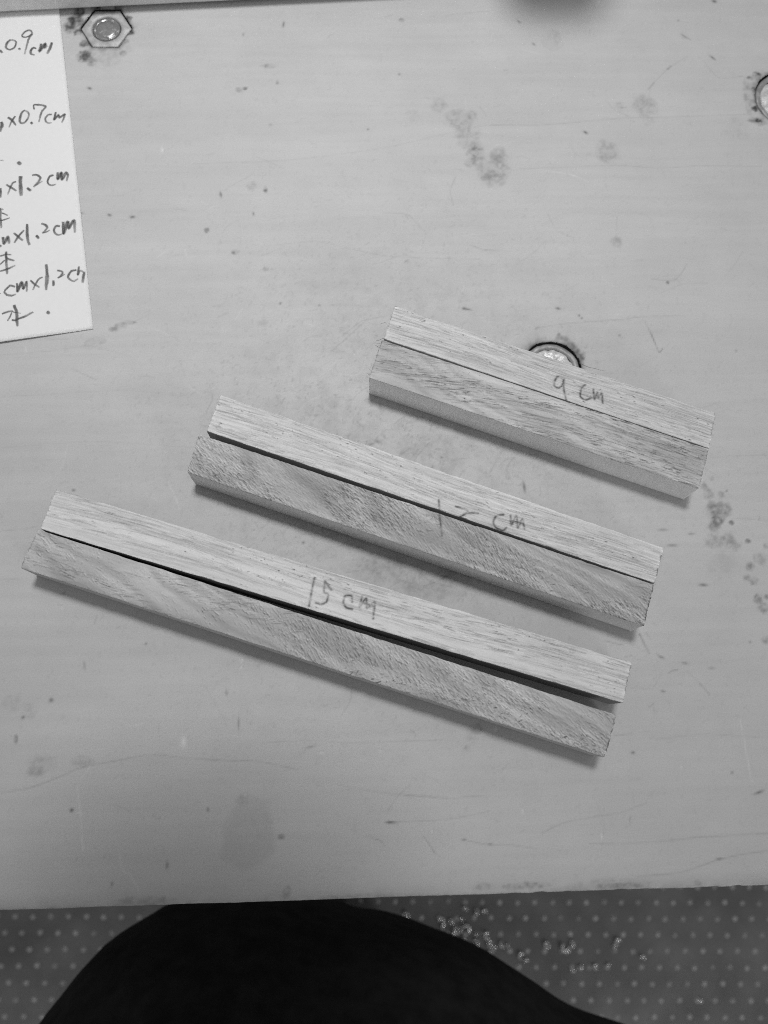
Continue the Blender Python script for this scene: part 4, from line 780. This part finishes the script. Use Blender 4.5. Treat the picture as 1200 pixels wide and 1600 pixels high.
# ------------------------------------------------------------------ person at the bench: lap in black trousers
def person():
    """one skin grown over a chain of balls: thighs, bent knees, shins, feet, hips and trunk"""
    def chain(pts, step=2.0):
        out = []
        for (p0, r0), (p1, r1) in zip(pts[:-1], pts[1:]):
            p0, p1 = np.array(p0, float), np.array(p1, float)
            n = max(2, int(np.linalg.norm(p1 - p0) / step))
            for t in np.linspace(0, 1, n): out.append((p0 * (1 - t) + p1 * t, r0 * (1 - t) + r1 * t))
        return out
    B = []
    B += chain([((-7, -44, 51), 11), ((-6, -28, 52), 11.4), ((-4.8, -18.0, 52), 11.2), ((-4.4, -16.3, 46), 8.6), ((-4.5, -18, 28), 6.2), ((-5, -21, 8), 4.5), ((-5, -20, 4.6), 4.4), ((-5.5, -11, 3.2), 3.1)])
    B += chain([((13, -44, 51), 11), ((15, -32, 52), 10.8), ((15.4, -26.2, 51.5), 10.8), ((4.0, -20.9, 51.5), 10.3), ((4, -22, 45), 8.2), ((3, -26, 28), 6.0), ((2, -30, 8), 4.4), ((2, -29, 4.6), 4.2), ((1, -20, 3.2), 3.0)])
    B += chain([((-7, -45, 52), 12), ((2, -46, 54), 13), ((11, -45, 52), 12)])
    B += chain([((2, -46, 54), 13), ((0, -42, 70), 13.5), ((-2, -33, 88), 14), ((-4, -25, 104), 13)])
    B += chain([((-12, -31, 92), 10.5), ((-15, -23, 110), 9), ((-4, -19, 114), 8), ((7, -23, 110), 9), ((6, -31, 92), 10.5)])
    B += chain([((-4, -20, 114), 6.5), ((-4, -16, 124), 6.5)]) + chain([((-4, -14, 127), 8.5), ((-4, -13, 134), 9.5)])
    B += chain([((-6.5, -16.6, 52), 9.0), ((-4.8, -17.8, 52), 11.0), ((0, -18.3, 52), 10.9), ((4, -20.4, 51.5), 10.5), ((8.8, -22.0, 51.5), 10.3), ((15, -25.5, 51.5), 10.6)], 1.2)   # cloth drawn between the knees
    # unseen left arm and hand, placed over the lens to shade the bench, right arm hanging beside the seat
    B += chain([((-15, -23, 110), 8), ((-24, -16, 92), 6), ((-25, -13, 88), 5.4), ((-16, -6, 92), 4.4), ((-9, -.7, 96), 3.0), ((-6.5, 1.3, 97.5), 3.2), ((-3.5, 3.0, 98), 2.8)], 1.5)
    for k in range(4):
        a_ = np.array((-4.5 + k * .9, 5.0 - k * 1.9, 98.5))
        B += chain([(a_, 1.15), (a_ + (2.6, 1.4, .2), 1.05), (a_ + (4.2 - .3 * k, 1.2, -1.2), .95)], .6)
    B += chain([((-6.5, 2.3, 97), 1.3), ((-5.2, 5.2, 96.6), 1.1), ((-3.4, 6.6, 96.8), 1.0)], .6)
    B += chain([((7, -23, 110), 8), ((13, -36, 92), 6), ((15, -41, 82), 5.2), ((13, -33, 70), 4.4), ((12, -30, 66.5), 3.0), ((11, -27.5, 64.5), 2.8)], 1.5)
    for k in range(4):
        a_ = np.array((8.6 + k * 1.5, -26.6 - k * .4, 64.6))
        B += chain([(a_, 1.1), (a_ + (-.3, 2.8, -.2), 1.0), (a_ + (-.4, 4.6 - .3 * abs(k - 1), -1.4), .9)], .6)
    B += chain([((9.6, -29.5, 65.5), 1.2), ((7.2, -27.5, 64.5), 1.1), ((6.4, -25.8, 63.6), 1.0)], .6)
    bm = bmesh.new()
    for p_, r_ in B:
        bmesh.ops.create_icosphere(bm, subdivisions=(3 if r_ > 5 else 2), radius=r_ * CM, matrix=Matrix.Translation(Vector(p_) * CM))
    me = bpy.data.meshes.new('person'); bm.to_mesh(me); bm.free()
    o = bpy.data.objects.new('person', me); col.objects.link(o)
    rm = o.modifiers.new('skin', 'REMESH'); rm.mode = 'VOXEL'; rm.voxel_size = 0.007
    sm = o.modifiers.new('smooth', 'SMOOTH'); sm.factor = .5; sm.iterations = 8
    dg = bpy.context.evaluated_depsgraph_get()
    me2 = bpy.data.meshes.new_from_object(o.evaluated_get(dg))
    n_ = len(me2.vertices)
    co = np.zeros(n_ * 3); me2.vertices.foreach_get('co', co); co = co.reshape(-1, 3)
    nr = np.zeros(n_ * 3); me2.vertices.foreach_get('normal', nr); nr = nr.reshape(-1, 3)
    c = co / CM
    fold = (fbm((c[:, 0] + c[:, 1]) * .20 + 30, (c[:, 0] - c[:, 1] + c[:, 2]) * .06 + 30, 3, 3) - .5) * 1.2
    co = co + nr * (fold * CM)[:, None]
    me2.vertices.foreach_set('co', co.ravel().astype(np.float32)); me2.update()
    o.modifiers.clear(); o.data = me2
    me2.materials.clear(); me2.materials.append(M_cloth)
    me2.polygons.foreach_set('use_smooth', np.ones(len(me2.polygons), bool))
    return o
per = person()
tag(per, 'person in black trousers seated with knees under the bench edge', 'person')
